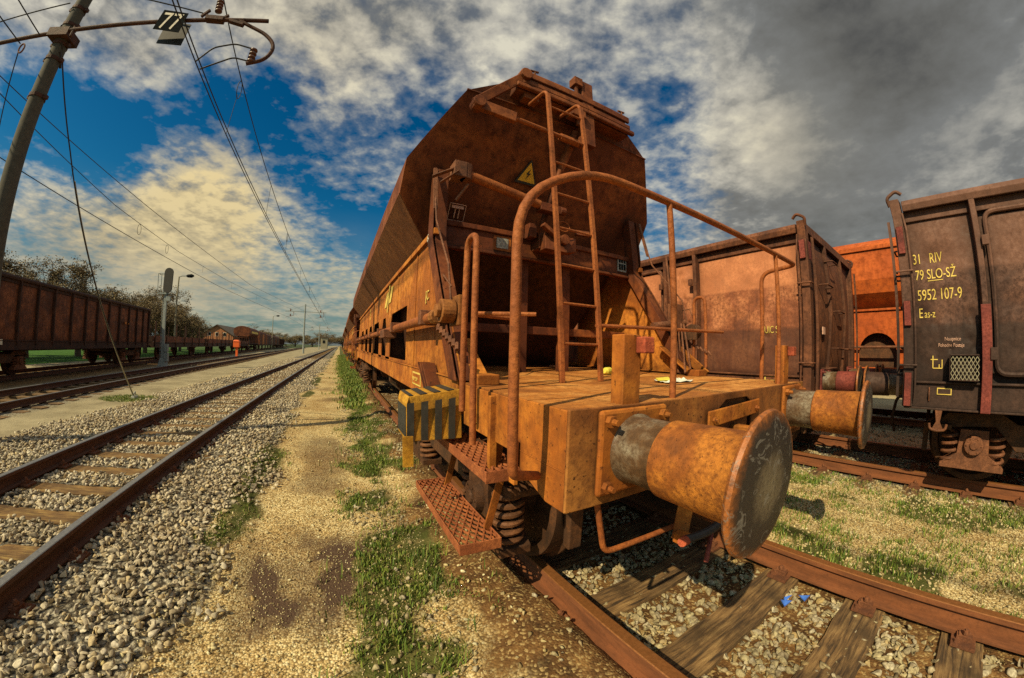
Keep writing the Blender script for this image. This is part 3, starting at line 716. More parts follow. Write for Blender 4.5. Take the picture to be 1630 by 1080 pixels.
    mb = MB(); mb.cyl((.02, 2.45, 3.55), (-.08, 2.60, 3.15), .045, .04, 12); mb.cyl((-.08, 2.58, 3.15), (-.16, 2.78, 2.62), .032, .032, 12)
    part(mb, 'actuator_strut', 'hop', smooth=True)
    # --- end frame
    mb = MB()
    for x in (-.27, .24): mb.box(x - .05, x + .05, 2.93, 3.03, DZ, 2.29)
    mb.box(-1.16, 1.16, 2.885, 2.99, 2.28, 2.50); mb.box(-1.16, 1.16, 2.86, 2.885, 2.47, 2.52); mb.box(-1.16, 1.16, 2.86, 2.885, 2.262, 2.29)
    mb.box(-1.15, 1.15, 2.97, 3.0, 1.55, 1.63)
    part(mb, 'end_frame', 'hop', bev=.006)
    # sloping side posts (plates) left and right
    for s in (-1, 1):
        mb = MB(); pl = [(2.03, 1.19), (2.30, 1.60), (2.78, 2.30), (2.84, 2.98), (2.94, 2.98), (2.92, 2.30), (2.44, 1.60), (2.16, 1.19)]
        mb.prism([(s * 1.212, y, z) for y, z in pl], (-s * .10, 0, 0))
        mb.prism([(s * 1.23, y + (.0 if i > 3 else -.012), z) for i, (y, z) in enumerate(pl)], (s * .012, 0, 0))
        part(mb, 'end_post', 'hop', bev=.004)
    # --- side walls with the openings
    for s in (-1, 1):
        X = s * 1.2; t = -s * .012; mb = MB()
        def poly(pts): mb.prism([(X, y, z) for y, z in pts], (t, 0, 0))
        zb, zt, zo0, zo1 = 1.20, 2.36, 1.24, 1.86
        poly([(2.03, zb), (2.685, zb), (2.685, zt), (2.80, zt), (2.79, 2.30), (2.30, 1.60)] if False else [(2.03, zb), (2.685, zb), (2.685, 2.14), (2.30, 1.60)])
        poly([(2.693, zb), (3.92, zb), (3.92, zt), (2.80, zt), (2.78, 2.28), (2.693, 2.15)])
        ops = [(3.92, 5.26), (5.70, 6.30), (6.74, 7.86), (8.24, 9.1), (9.53, 10.45), (11.05, 12.18)]
        poly([(3.92, zo1), (12.18, zo1), (12.18, zt), (3.92, zt)])
        for i, (a, b) in enumerate(ops):
            poly([(b - .16, zo1), (b, zo1 - .22), (b, zo1)]) if True else 0
            nx_ = ops[i + 1][0] if i + 1 < len(ops) else 12.18
            if nx_ > b: poly([(b, zb), (nx_, zb), (nx_, zo1), (b, zo1)])
            if i: poly([(a, zo1 - .16), (a + .12, zo1), (a, zo1)])
        poly([(3.92, zb), (12.18, zb), (12.18, zo0), (3.92, zo0)])
        poly([(12.18, zb), (mir(2.03), zb), (mir(2.30), 1.6), (mir(2.78), zt), (12.18, zt)])
        for y in (3.45, 4.6, 5.48, 6.5, 8.05, 9.3, 10.75, 12.2, 13.): mb.box(X, X + s * .006, y, y + .05, zo1 + .03 if 3.9 < y < 12.18 else zb, zt)
        mb.box(X + s * .03, X - s * .02, 2.75, mir(2.75), 2.335, 2.385)
        part(mb, 'side_wall', 'orange')
    mb = MB()   # inner chutes seen through the openings
    for y in (5.45, 8.05, 10.6):
        for s in (-1, 1): mb.prism([(s * 1.15, y - .06, 1.2), (s * 1.15, y + .06, 1.2), (s * 1.15, y + .06, 1.9), (s * 1.15, y - .06, 1.9)], (-s * .4, 0, 0))
    mb.box(-1.1, 1.1, 4.2, 12., 1.14, 1.17)
    part(mb, 'discharge_chute', 'dark')
    # --- deck and underframe
    mb = MB(); mb.box(-W + .012, W - .012, Y0 + .02, 4.4, DZ - .035, DZ); mb.box(-W + .012, W - .012, mir(4.4), mir(Y0 + .02), DZ - .035, DZ)
    mb.box(-W, W, 1.24, 1.243, DZ, DZ + .0025)
    part(mb, 'deck', 'deck')
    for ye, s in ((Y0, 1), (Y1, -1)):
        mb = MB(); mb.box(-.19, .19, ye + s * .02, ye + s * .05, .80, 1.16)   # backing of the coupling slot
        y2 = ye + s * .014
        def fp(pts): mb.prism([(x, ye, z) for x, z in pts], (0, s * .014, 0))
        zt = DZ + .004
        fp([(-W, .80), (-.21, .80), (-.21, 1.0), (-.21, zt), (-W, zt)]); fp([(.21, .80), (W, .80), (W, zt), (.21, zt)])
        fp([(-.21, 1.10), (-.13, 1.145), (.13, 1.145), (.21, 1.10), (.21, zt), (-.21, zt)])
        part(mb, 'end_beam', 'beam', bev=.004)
        mb = MB(); mb.box(-W + .015, W - .015, y2, ye + s * .10, .80, .812)
        for q in (-1, 1): mb.prism([(q * W, y, z) for y, z in ((ye + s * .014, .80), (ye + s * .13, .80), (ye + s * .42, .90), (ye + s * .42, DZ), (ye + s * .014, DZ))], (-q * .014, 0, 0))
        part(mb, 'end_beam', 'orange', bev=.004)
    mb = MB()
    for q in (-1, 1):
        for (a, b) in ((Y0 + .435, 2.0), (mir(2.0), mir(Y0 + .435))):
            mb.box(q * (W - .012), q * (W + .0), min(a, b), max(a, b), .93, DZ - .01)
        mb.box(q * (W - .02), q * (W + .012), Y0 + .015, 1.30, .958, .962) if False else 0
        mb.box(q * 1.192, q * 1.1895, Y0 + .02, 1.32, .952, .957); mb.box(q * 1.215, q * 1.20, 2.06, mir(2.06), .99, 1.20); mb.box(q * 1.215, q * 1.15, 2.06, mir(2.06), .98, .992); mb.box(q * 1.225, q * 1.15, 2.06, mir(2.06), 1.196, 1.206)
    part(mb, 'sole_bar', 'orange', bev=.003)
    mb = MB(); mb.box(-.5, -.42, Y0 + .1, Y1 - .1, .82, 1.12); mb.box(.42, .5, Y0 + .1, Y1 - .1, .82, 1.12)
    for y in (2.9, 5.5, 8.05, 10.6, 13.2): mb.box(-1.15, 1.15, y - .06, y + .06, .86, 1.13)
    for y in (4.9, 7., 9.2, 11.3):
        for s in (-1, 1): mb.prism([(s * .85, y - .5, 1.1), (s * .85, y + .5, 1.1), (s * .55, y + .16, .45), (s * .55, y - .16, .45)], (-s * .5, 0, 0))
    mb.cyl((-.75, 6.2, .78), (-.75, 7.1, .78), .19, .19, 20)
    part(mb, 'underframe', 'dark')
    # coupling: cover plate, hook and link
    mb = MB(); mb.beam((-.34, Y0 - .02, 1.065), (.26, Y0 - .02, 1.085), .012, .085); part(mb, 'coupling_plate', 'orange', bev=.008)
    mb = MB()
    for x in (-.29, .21): mb.hexnut((x, Y0 - .026, 1.068 + x * .03), (0, -1, 0), .018, .012)
    part(mb, 'bolt', 'orange')
    mb = MB(); mb.box(-.03, .03, Y0 - .18, Y0 + .02, .93, 1.0); mb.lathe([(-.035, .0), (-.035, .055), (.035, .055), (.035, 0)], (0, Y0 - .22, .985), (1, 0, 0), 20)
    mb.lathe([(-.045, .0), (-.045, .025), (.045, .025), (.045, 0)], (0, Y0 - .22, .985), (1, 0, 0), 12)
    mb.beam((-.16, Y0 - .05, .965), (-.02, Y0 - .16, .965), .06, .06)
    part(mb, 'draw_hook', 'orange', bev=.008)
    mb = MB(); mb.beam((0, Y0 - .16, .95), (.02, Y0 - .1, .62), .04, .03); mb.tube([(-.06, Y0 - .13, .70), (-.06, Y0 - .09, .45), (.07, Y0 - .09, .45), (.07, Y0 - .13, .70)], .016, 8, smooth=.05)
    part(mb, 'screw_coupling', 'dark')
    for x in (-.875, .875):
        buffer(R_, x, Y0, 1.01, -1, SH, label='left buffer with dark scraped disc' if x < 0 else 'right buffer seen nearly edge on'); buffer(R_, x, Y1, 1.01, 1, SH)
    # shunter's loop under the beam, brake hose
    for s in (-1, 1):
        mb = MB(); mb.tube([(s * 1.02, Y0 + .03, .83), (s * .95, Y0 + .03, .55), (s * .42, Y0 + .03, .53), (s * .38, Y0 + .03, .72), (s * .42, Y0 + .04, .81)], .013, 10, smooth=.05)
        part(mb, 'shunter_handle', 'rail_tube', smooth=True)
    mb = MB(); mb.beam((-.42, Y0 + .0, .80), (-.52, Y0 - .04, .50), .075, .014); mb.box(-.56, -.50, Y0 - .09, Y0 - .03, .50, .55); part(mb, 'hose_bracket', 'orange', bev=.004)
    mb = MB(); mb.cyl((-.60, Y0 - .11, .545), (-.55, Y0 - .10, .535), .022, .024, 12); hr_ = part(mb, 'hose_coupling', 'redbox')
    mb = MB(); mb.tube([(-.56, Y0 - .10, .54), (-.46, Y0 - .13, .545), (-.30, Y0 - .14, .56), (-.18, Y0 - .10, .66), (-.14, Y0 + .02, .80)], .021, 10, smooth=.08); part(mb, 'brake_hose', 'rubber', smooth=True)
    mb = MB(); mb.cyl((-.36, Y0 - .12, .56), (-.44, Y0 - .16, .40), .012, .012, 8); part(mb, 'release_rod', 'red')
    # --- lamp posts on the deck corners
    for s in (-1, 1):
        mb = MB(); X = s * .86
        mb.box(X - .045, X + .055, Y0 + .03, Y0 + .10, DZ - .01, 1.46) ; part(mb, 'lamp_bracket_post', 'orange', bev=.004)
        mb = MB(); mb.box(X + .022, X + .085, Y0 - .02, Y0 + .03, 1.385, 1.452); part(mb, 'lamp_bracket', 'redbox', bev=.006)
    # --- ladder
    mb = MB()
    lad = lambda x, z: (x, 1.87 + (z - 1.18) * .085, z)
    for x in (-.56, -.22):
        mb.beam(lad(x, DZ), lad(x, 3.50), .035, .028, up=(0, 1, 0))
    mb.tube([lad(-.56, 3.46), (-.56, 2.10, 3.56), (-.56, 2.38, 3.60)], .016, 8, smooth=.05); mb.tube([lad(-.22, 3.46), (-.22, 2.10, 3.56), (-.22, 2.38, 3.60)], .016, 8, smooth=.05)
    L_ = part(mb, 'ladder', 'rail_tube', bev=.003)
    for i in range(8):
        z = 1.44 + .275 * i; mb = MB(); mb.cyl(lad(-.56, z), lad(-.22, z), .0095, .0095, 8); part(mb, 'rung', 'rail_tube', L_, smooth=True)
    # --- handrail round the platform
    hx, hy = -1.375, 1.02
    mb = MB(); mb.tube([(-1.21, 1.12, .90), (hx + .015, hy + .02, .95), (hx, hy, 1.2), (hx + .0, hy, 1.93), (-1.06, hy, 2.125), (1.26, hy, 2.14), (1.26, hy + .32, 2.11), (1.26, hy + .33, 1.18)], .0185, 14, smooth=[.03, .1, .17, .26, .07, .10])
    H_ = part(mb, 'platform_handrail', 'rail_tube', smooth=True)
    for x in (-.53, .80): mb = MB(); mb.cyl((x, hy, DZ), (x, hy, 2.135), .0155, .0155, 12); part(mb, 'rail_post', 'rail_tube', H_, smooth=True)
    for s in (-1, 1):
        mb = MB(); gy = 0. if s < 0 else .38; mb.tube([(s * 1.30, 1.57 + gy, .92), (s * 1.30, 1.59 + gy, 1.97), (s * 1.30, 1.72 + gy, 1.97), (s * 1.30, 1.73 + gy, 1.06)], .0168, 12, smooth=.08); part(mb, 'grab_handle', 'rail_tube', smooth=True)
    mb = MB(); mb.cyl((-1.25, 1.72, 1.57), (-1.25 + .3, 1.80, 1.57), .012, .012, 8); mb.cyl((-1.24, 1.35, 1.575), (-.56, 1.89, 1.57), .010, .010, 8) if False else 0
    mb.cyl((-1.25, 1.66, 1.57), (-1.0, 1.5, 1.57), .011, .011, 8); mb.cyl((-1.0, 1.5, 1.57), (-1.02, 1.06, 1.57), .011, .011, 8) if False else 0
    mb.cyl((-.24, 1.91, 1.58), (1.25, 1.74, 1.60), .014, .014, 8)
    part(mb, 'guard_bar', 'rail_tube', smooth=True)
    # --- pipes
    mb = MB(); mb.cyl((-1.06, 2.58, 2.84), (-.30, 2.62, 2.74), .042, .042, 16); p_ = part(mb, 'cross_shaft', 'rail_tube', smooth=True)
    mb = MB(); mb.box(-1.16, -1.05, 2.52, 2.66, 2.78, 2.92); mb.beam((-1.32, 2.60, 2.76), (-1.12, 2.55, 2.87), .05, .012); mb.beam((-1.26, 2.56, 2.70), (-1.12, 2.52, 2.82), .04, .01); mb.cyl((-1.04, 2.58, 2.78), (-1.04, 2.58, 2.92), .055, .055, 12); mb.cyl((-1.02, 2.56, 2.74), (-1.10, 2.62, 2.60), .014, .014, 8)
    part(mb, 'shaft_bearing', 'iron', bev=.005)
    mb = MB(); mb.box(-.30, -.06, 2.58, 2.68, 2.68, 2.76); mb.cyl((-.08, 2.60, 2.72), (-.02, 2.60, 2.72), .04, .04, 12); mb.box(-.22, .12, 2.74, 2.88, 2.36, 2.52); mb.prism([(-.2, 2.66, 2.34), (.0, 2.60, 2.32), (.16, 2.66, 2.36), (.16, 2.66, 2.50), (-.2, 2.66, 2.50)], (0, .12, 0))
    mb.cyl((-.02, 2.58, 2.44), (-.02, 2.66, 2.44), .05, .05, 14); mb.beam((-.26, 2.62, 2.55), (-.1, 2.62, 2.46), .06, .04); mb.beam((.18, 2.7, 2.58), (.30, 2.62, 2.56), .05, .05); mb.box(-.32, -.24, 2.75, 2.85, 2.46, 2.60)
    part(mb, 'discharge_gearbox', 'hop', bev=.006)
    mb = MB(); a = [(-.02 + .07 * math.cos(t), 2.62, 2.58 + .05 * math.sin(t)) for t in np.linspace(0, 2 * PI, 14)[:-1]]; mb.tube(a, .005, 6, closed=True); part(mb, 'pipe_loop', 'rail_tube')
    for s in (-1, 1):
        mb = MB(); mb.cyl((s * 1.30, 2.30, 1.60), (s * 1.30, 13.6, 1.60), .040, .040, 14)
        S_ = part(mb, 'side_shaft', 'rail_tube', smooth=True)
        mb = MB()
        for y in (2.55, 4.05, 5.55, 7.05, 8.55, 10.05, 11.55, 13.): mb.box(s * 1.22, s * 1.36, y - .035, y + .035, 1.555, 1.665)
        mb.box(s * 1.24, s * 1.40, 4.35, 4.75, 1.50, 1.60)
        part(mb, 'shaft_clamp', 'iron', S_, bev=.006)
        mb = MB(); mb.cyl((s * 1.30, 2.24, 1.60), (s * 1.30, 2.34, 1.60), .05, .05, 12); mb.cyl((s * 1.24, 2.10, 1.62), (s * 1.33, 2.10, 1.62), .075, .075, 20); mb.cyl((s * 1.33, 2.10, 1.62), (s * 1.36, 2.10, 1.62), .05, .045, 6); mb.box(s * 1.21, s * 1.235, 2.02, 2.20, 1.53, 1.72 if s < 0 else 1.62)
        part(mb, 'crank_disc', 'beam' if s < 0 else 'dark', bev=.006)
        mb = MB(); mb.tube([(s * 1.245, 2.15, 1.70), (s * 1.25, 2.22, 1.95), (s * 1.25, 2.62, 2.40), (s * 1.25, 2.74, 2.72)], .008, 6); mb.tube([(s * 1.26, 2.1, 1.78), (s * 1.30, 2.16, 1.86), (s * 1.26, 2.24, 1.84)], .007, 6)
        for t in np.linspace(0, 1, 7): mb.cyl((s * (1.30 - .03 * t), 2.22 - .30 * t, 1.54 - .12 * t), (s * (1.31 - .03 * t), 2.19 - .30 * t, 1.50 - .12 * t), .013, .013, 6)
        mb.beam((s * 1.25, 2.68, 2.52), (s * 1.25, 2.80, 2.95), .035, .02)
        part(mb, 'chain', 'iron')
    # --- gussets on the platform
    for s in (-1, 1):
        mb = MB(); mb.beam((s * 1.08, 2.36, 1.46), (s * 1.08, 1.96, 1.19), .10, .016); mb.box(s * 1.02, s * 1.16, 1.86, 2.0, 1.18, 1.24)
        part(mb, 'platform_gusset', 'orange', bev=.004)
    mb = MB(); mb.prism([(1.19, 2.16, 1.18), (1.19, 2.9, 1.18), (1.19, 2.9, 1.95), (1.19, 2.50, 1.62)], (.012, 0, 0)); mb.beam((1.22, 1.9, 1.19), (1.22, 2.35, 1.52), .03, .08); part(mb, 'corner_plate', 'orange')
    mb = MB()
    for dx, z1, r in ((.0, 2.42, .012), (.05, 2.30, .012), (.10, 2.46, .010)): mb.cyl((1.06 + dx, 2.16, 1.20), (1.10 + dx * .9, 2.30, z1), r, r, 8)
    mb.box(1.08, 1.24, 2.20, 2.28, 1.62, 1.90); mb.cyl((.86, 2.30, 1.66), (1.3, 2.22, 1.72), .035, .035, 12)
    mb.cyl((1.0, 2.0, 1.2), (1.2, 2.2, 1.7), .01, .01, 6); mb.cyl((1.04, 1.96, 1.2), (1.25, 2.2, 1.7), .01, .01, 6)
    part(mb, 'brake_lever', 'iron', bev=0)
    # --- steps
    for s in (-1, 1):
        for (xa, xb, ya, yb, z, nm) in ((1.06, 1.27, 1.47, 2.44, .80, 'upper_step'), (1.16, 1.38, 1.53, 2.48, .40, 'lower_step')):
            mb = MB(); x0, x1 = min(s * xa, s * xb), max(s * xa, s * xb)
            grating(mb, x0, x1, ya, yb, z)
            t = mb.build('step', 'tread', R_, shift=SH, label=nm.replace('_', ' ') + ' with diamond grating')
            mb = MB()
            mb.box(x0 - .006, x0, ya - .006, yb, z - .045, z + .012); mb.box(x1, x1 + .006, ya, yb, z - .045, z + .012); mb.box(x0 - .006, x1 + .006, ya - .012, ya - .004, z - .05, z + .012); mb.box(x0, x1, yb, yb + .006, z - .045, z + .012)
            mb.build('step_frame', 'tread', t, shift=SH, bev=.003)
        mb = MB()
        for y in (1.60, 2.32):
            mb.beam((s * 1.14, y, .93), (s * 1.16, y, .74), .05, .012, up=(0, 1, 0)); mb.beam((s * 1.10, y + .02, .76), (s * 1.18, y + .06, .38), .045, .012, up=(0, 1, 0))
        mb.beam((s * 1.20, 1.56, 1.16), (s * 1.20, 1.56, .76), .03, .04); mb.beam((s * 1.21, 1.31, 1.0), (s * 1.21, 1.31, .80), .05, .02)
        part(mb, 'step_bracket', 'orange', bev=.003)
    mb = MB(); mb.prism([(-1.08, 1.5, .78), (-1.08, 2.6, .84), (-1.08, 2.5, .62), (-1.08, 2.2, .56)], (.02, 0, 0)); part(mb, 'step_shield', 'dark')
    # --- hazard striped box
    for s in (-1, 1):
        hz = MB(); x0, x1 = 1.20, 1.54
        hz.prism([(s * x0, 2.0, .84), (s * x1, 2.0, .84), (s * x1, 2.0, 1.06), (s * (x1 - .015), 2.03, 1.10), (s * x0, 2.03, 1.14)], (0, .30, 0))
        hb = part(hz, 'hazard_box', 'yellow', bev=.004)
        st = MB(); k = 0; wd = .042
        x = x0 + .045
        while x < x1 - .02:
            st.prism([(s * x, 1.997, .842), (s * min(x + wd, x1), 1.997, .842), (s * min(x + wd, x1), 1.997, 1.06 + .03 * (x1 - x) / .34), (s * x, 1.997, 1.065 + .035 * (x1 - x) / .34)], (0, .002, 0))
            zt_ = lambda q: 1.1405 - (q - x0) / (x1 - x0 - .015) * .04
            st.prism([(s * x, 2.03, zt_(x) + .003), (s * min(x + wd, x1 - .02), 2.03, zt_(min(x + wd, x1 - .02)) + .003), (s * min(x + wd, x1 - .02) , 2.32, zt_(min(x + wd, x1 - .02)) + .003), (s * x, 2.32, zt_(x) + .003)], (0, 0, .002))
            x += wd * 2
        st.box(s * (x1 + .001), s * (x1 + .003), 2.02, 2.29, .86, 1.04)
        part(st, 'hazard_stripe', 'black', hb)
        mb = MB(); mb.box(s * 1.51, s * 1.57, 1.96, 1.975, .70, .88); part(mb, 'warning_flap', 'yellow', hb)
        mb = MB()
        for y in (2.2, 2.28, 2.36): mb.beam((s * 1.26, y + .15, 1.05), (s * 1.26, y + .42, 1.27), .10, .012)
        part(mb, 'deflector_plate', 'hop', bev=.002)
    # --- signs
    mb = MB(); mb.prism([(-.47, 2.55, 3.03), (-.25, 2.52, 3.04), (-.36, 2.47, 3.20)], (0, -.008, .0)); w_ = part(mb, 'warning_sign', 'black')
    def onend(x, z): return (x, 2.52 + (3.66 - z) * .59 - .014, z)
    w_.data.clear_geometry(); mb = MB(); mb.prism([onend(-.44, 3.05), onend(-.19, 3.05), onend(-.315, 3.27)], (0, -.008, -.005)); tmp = part(mb, 'warning_sign', 'black'); w_.data = tmp.data; bpy.data.objects.remove(tmp)
    mb = MB(); mb.prism([tuple(Vector(onend(-.412, 3.066)) + Vector((0, -.009, 0))), tuple(Vector(onend(-.218, 3.066)) + Vector((0, -.009, 0))), tuple(Vector(onend(-.315, 3.238)) + Vector((0, -.009, 0)))], (0, -.003, 0)); part(mb, 'sign_face', 'signy', w_)
    bolt = [(-.30, 3.18), (-.34, 3.13), (-.317, 3.13), (-.333, 3.085), (-.29, 3.143), (-.313, 3.143)]
    mb = MB(); mb.prism([tuple(Vector(onend(x, z)) + Vector((0, -.0135, 0))) for x, z in bolt], (0, -.003, 0)); part(mb, 'lightning_symbol', 'black', w_)
    mb = MB(); mb.box(-.63, -.45, 2.878, 2.885, 2.315, 2.455); P_ = part(mb, 'maker_plate', 'orange')
    mb = MB(); mb.box(-.60, -.48, 2.872, 2.877, 2.335, 2.435); part(mb, 'plate_face', 'plate', P_)
    mb = MB(); mb.box(.94, 1.08, 2.872, 2.885, 2.33, 2.52); P_ = part(mb, 'data_plate', 'plate')
    for r in range(2):
        for c in range(3): mb = MB(); mb.box(.955 + .04 * c, .985 + .04 * c, 2.868, 2.871, 2.35 + .085 * r, 2.42 + .085 * r); part(mb, 'plate_field', 'sigblk', P_)
    mb = MB()
    fr = [(-1.02, 2.62), (-.86, 2.62), (-.86, 2.76), (-1.02, 2.76)]
    for i in range(4): a, b = fr[i], fr[(i + 1) % 4]; mb.beam(onend(*a), onend(*b), .006, .006)
    mb.beam(onend(-1.0, 2.735), onend(-.88, 2.735), .008, .03); mb.beam(onend(-.96, 2.64), onend(-.96, 2.72), .01, .006); mb.beam(onend(-.92, 2.64), onend(-.92, 2.72), .01, .006)
    part(mb, 'stencil_grid', 'pink')
    text_obj('number_marking', '5', .13, (-1.20, 2.80, 2.36), (1, .06, 0), (0, .15, 1), 'white', R_, SH)
    text_obj('number_marking', '6', .10, (-1.2435, 2.93, 2.30), (0, -1, 0), (0, 0, 1), 'white', R_, SH)
    text_obj('number_marking', '2', .10, (-1.1925, 1.84, .97), (0, -1, 0), (0, 0, 1), 'letter', R_, SH)
    text_obj('class_marking', '[C', .12, (-1.2075, 3.02, 1.80), (0, -1, 0), (0, 0, 1), 'letter', R_, SH)
    text_obj('load_table', 'Tads-z\n 31 79', .11, (-1.2075, 9.6, 2.12), (0, -1, 0), (0, 0, 1), 'letter', R_, SH) if False else 0
    text_obj('load_table', 'ABC\n A 32\n B 40', .10, (-1.2075, 8.9, 2.22), (0, -1, 0), (0, 0, 1), 'letter', R_, SH)
    mb = MB()   # yellow company mark: two slanted bars crossed by a stroke
    for (a, b, c, d) in (((5.95, 2.02), (5.72, 2.02), (5.52, 2.24), (5.75, 2.24)), ((5.46, 2.05), (5.24, 2.05), (5.04, 2.27), (5.26, 2.27))):
        mb.prism([(-1.207, *p) for p in (a, b, c, d)], (-.003, 0, 0))
    mb.prism([(-1.2115, 5.60, 1.92), (-1.2115, 5.52, 1.92), (-1.2115, 5.36, 2.34), (-1.2115, 5.44, 2.34)], (-.003, 0, 0))
    part(mb, 'company_mark', 'letter')
    mb = MB(); mb.box(-1.2215, -1.216, 3.05, 3.40, 1.04, 1.16); P_ = part(mb, 'inspection_panel', 'letter')
    mb = MB(); mb.box(-1.2235, -1.222, 3.07, 3.38, 1.055, 1.145); part(mb, 'panel_field', 'orange', P_)
    text_obj('panel_text', 'REV 12.09', .05, (-1.2245, 3.37, 1.08), (0, -1, 0), (0, 0, 1), 'letter', P_, SH)
    bogie(R_, 2.88, 'dark', 'spring', True, shift=SH, xs=1.0); bogie(R_, mir(2.88), 'dark', 'spring', False, shift=SH)
    return R_
HW = hopper_wagon()
PITCH = 15.35
for k, lab in ((1, 'second hopper wagon, coupled directly behind the foreground one'), (2, 'third hopper wagon of the string, far behind the foreground one'), (3, 'fourth hopper wagon, last of the receding string')):
    c = copy_tree(HW); c.location.y = 8.05 + PITCH * k; c['label'] = lab

# ------------------------------------------------------------------ open gondola wagons
def dented_panel(mb, X, sgn, ya, yb, za, zb, bulge, seed, nu=22, nv=26):
    """sheet in the plane x = X between two ribs, pressed outwards and battered"""
    n = len(mb.v); rs = np.random.default_rng(seed); hits = [(rs.uniform(0, 1), rs.uniform(0, 1), rs.uniform(.04, .13), rs.uniform(-.03, .028)) for _ in range(16)] + [(rs.uniform(0, 1), rs.uniform(0, 1), rs.uniform(.018, .045), rs.uniform(-.03, .01)) for _ in range(22)]
    vs = []
    for i in range(nu + 1):
        for j in range(nv + 1):
            u, v = i / nu, j / nv; e = min(1, min(u, 1 - u) * 9) * min(1, min(v, 1 - v) * 9)
            d = bulge * math.sin(PI * u) ** .6 * math.sin(PI * v) ** .6
            for hu, hv, r, a in hits: d += a * math.exp(-(((u - hu) * abs(yb - ya)) ** 2 + ((v - hv) * (zb - za)) ** 2) / r ** 2) * e
            d += (fbm(np.array(u * 3 + seed), np.array(v * 5 + seed), 1.5) - .5) * .03 * e
            vs.append((X + sgn * float(d), ya + (yb - ya) * u, za + (zb - za) * v))
    fs = [(i * (nv + 1) + j, (i + 1) * (nv + 1) + j, (i + 1) * (nv + 1) + j + 1, i * (nv + 1) + j + 1) for i in range(nu) for j in range(nv)]
    mb.add(vs, fs)
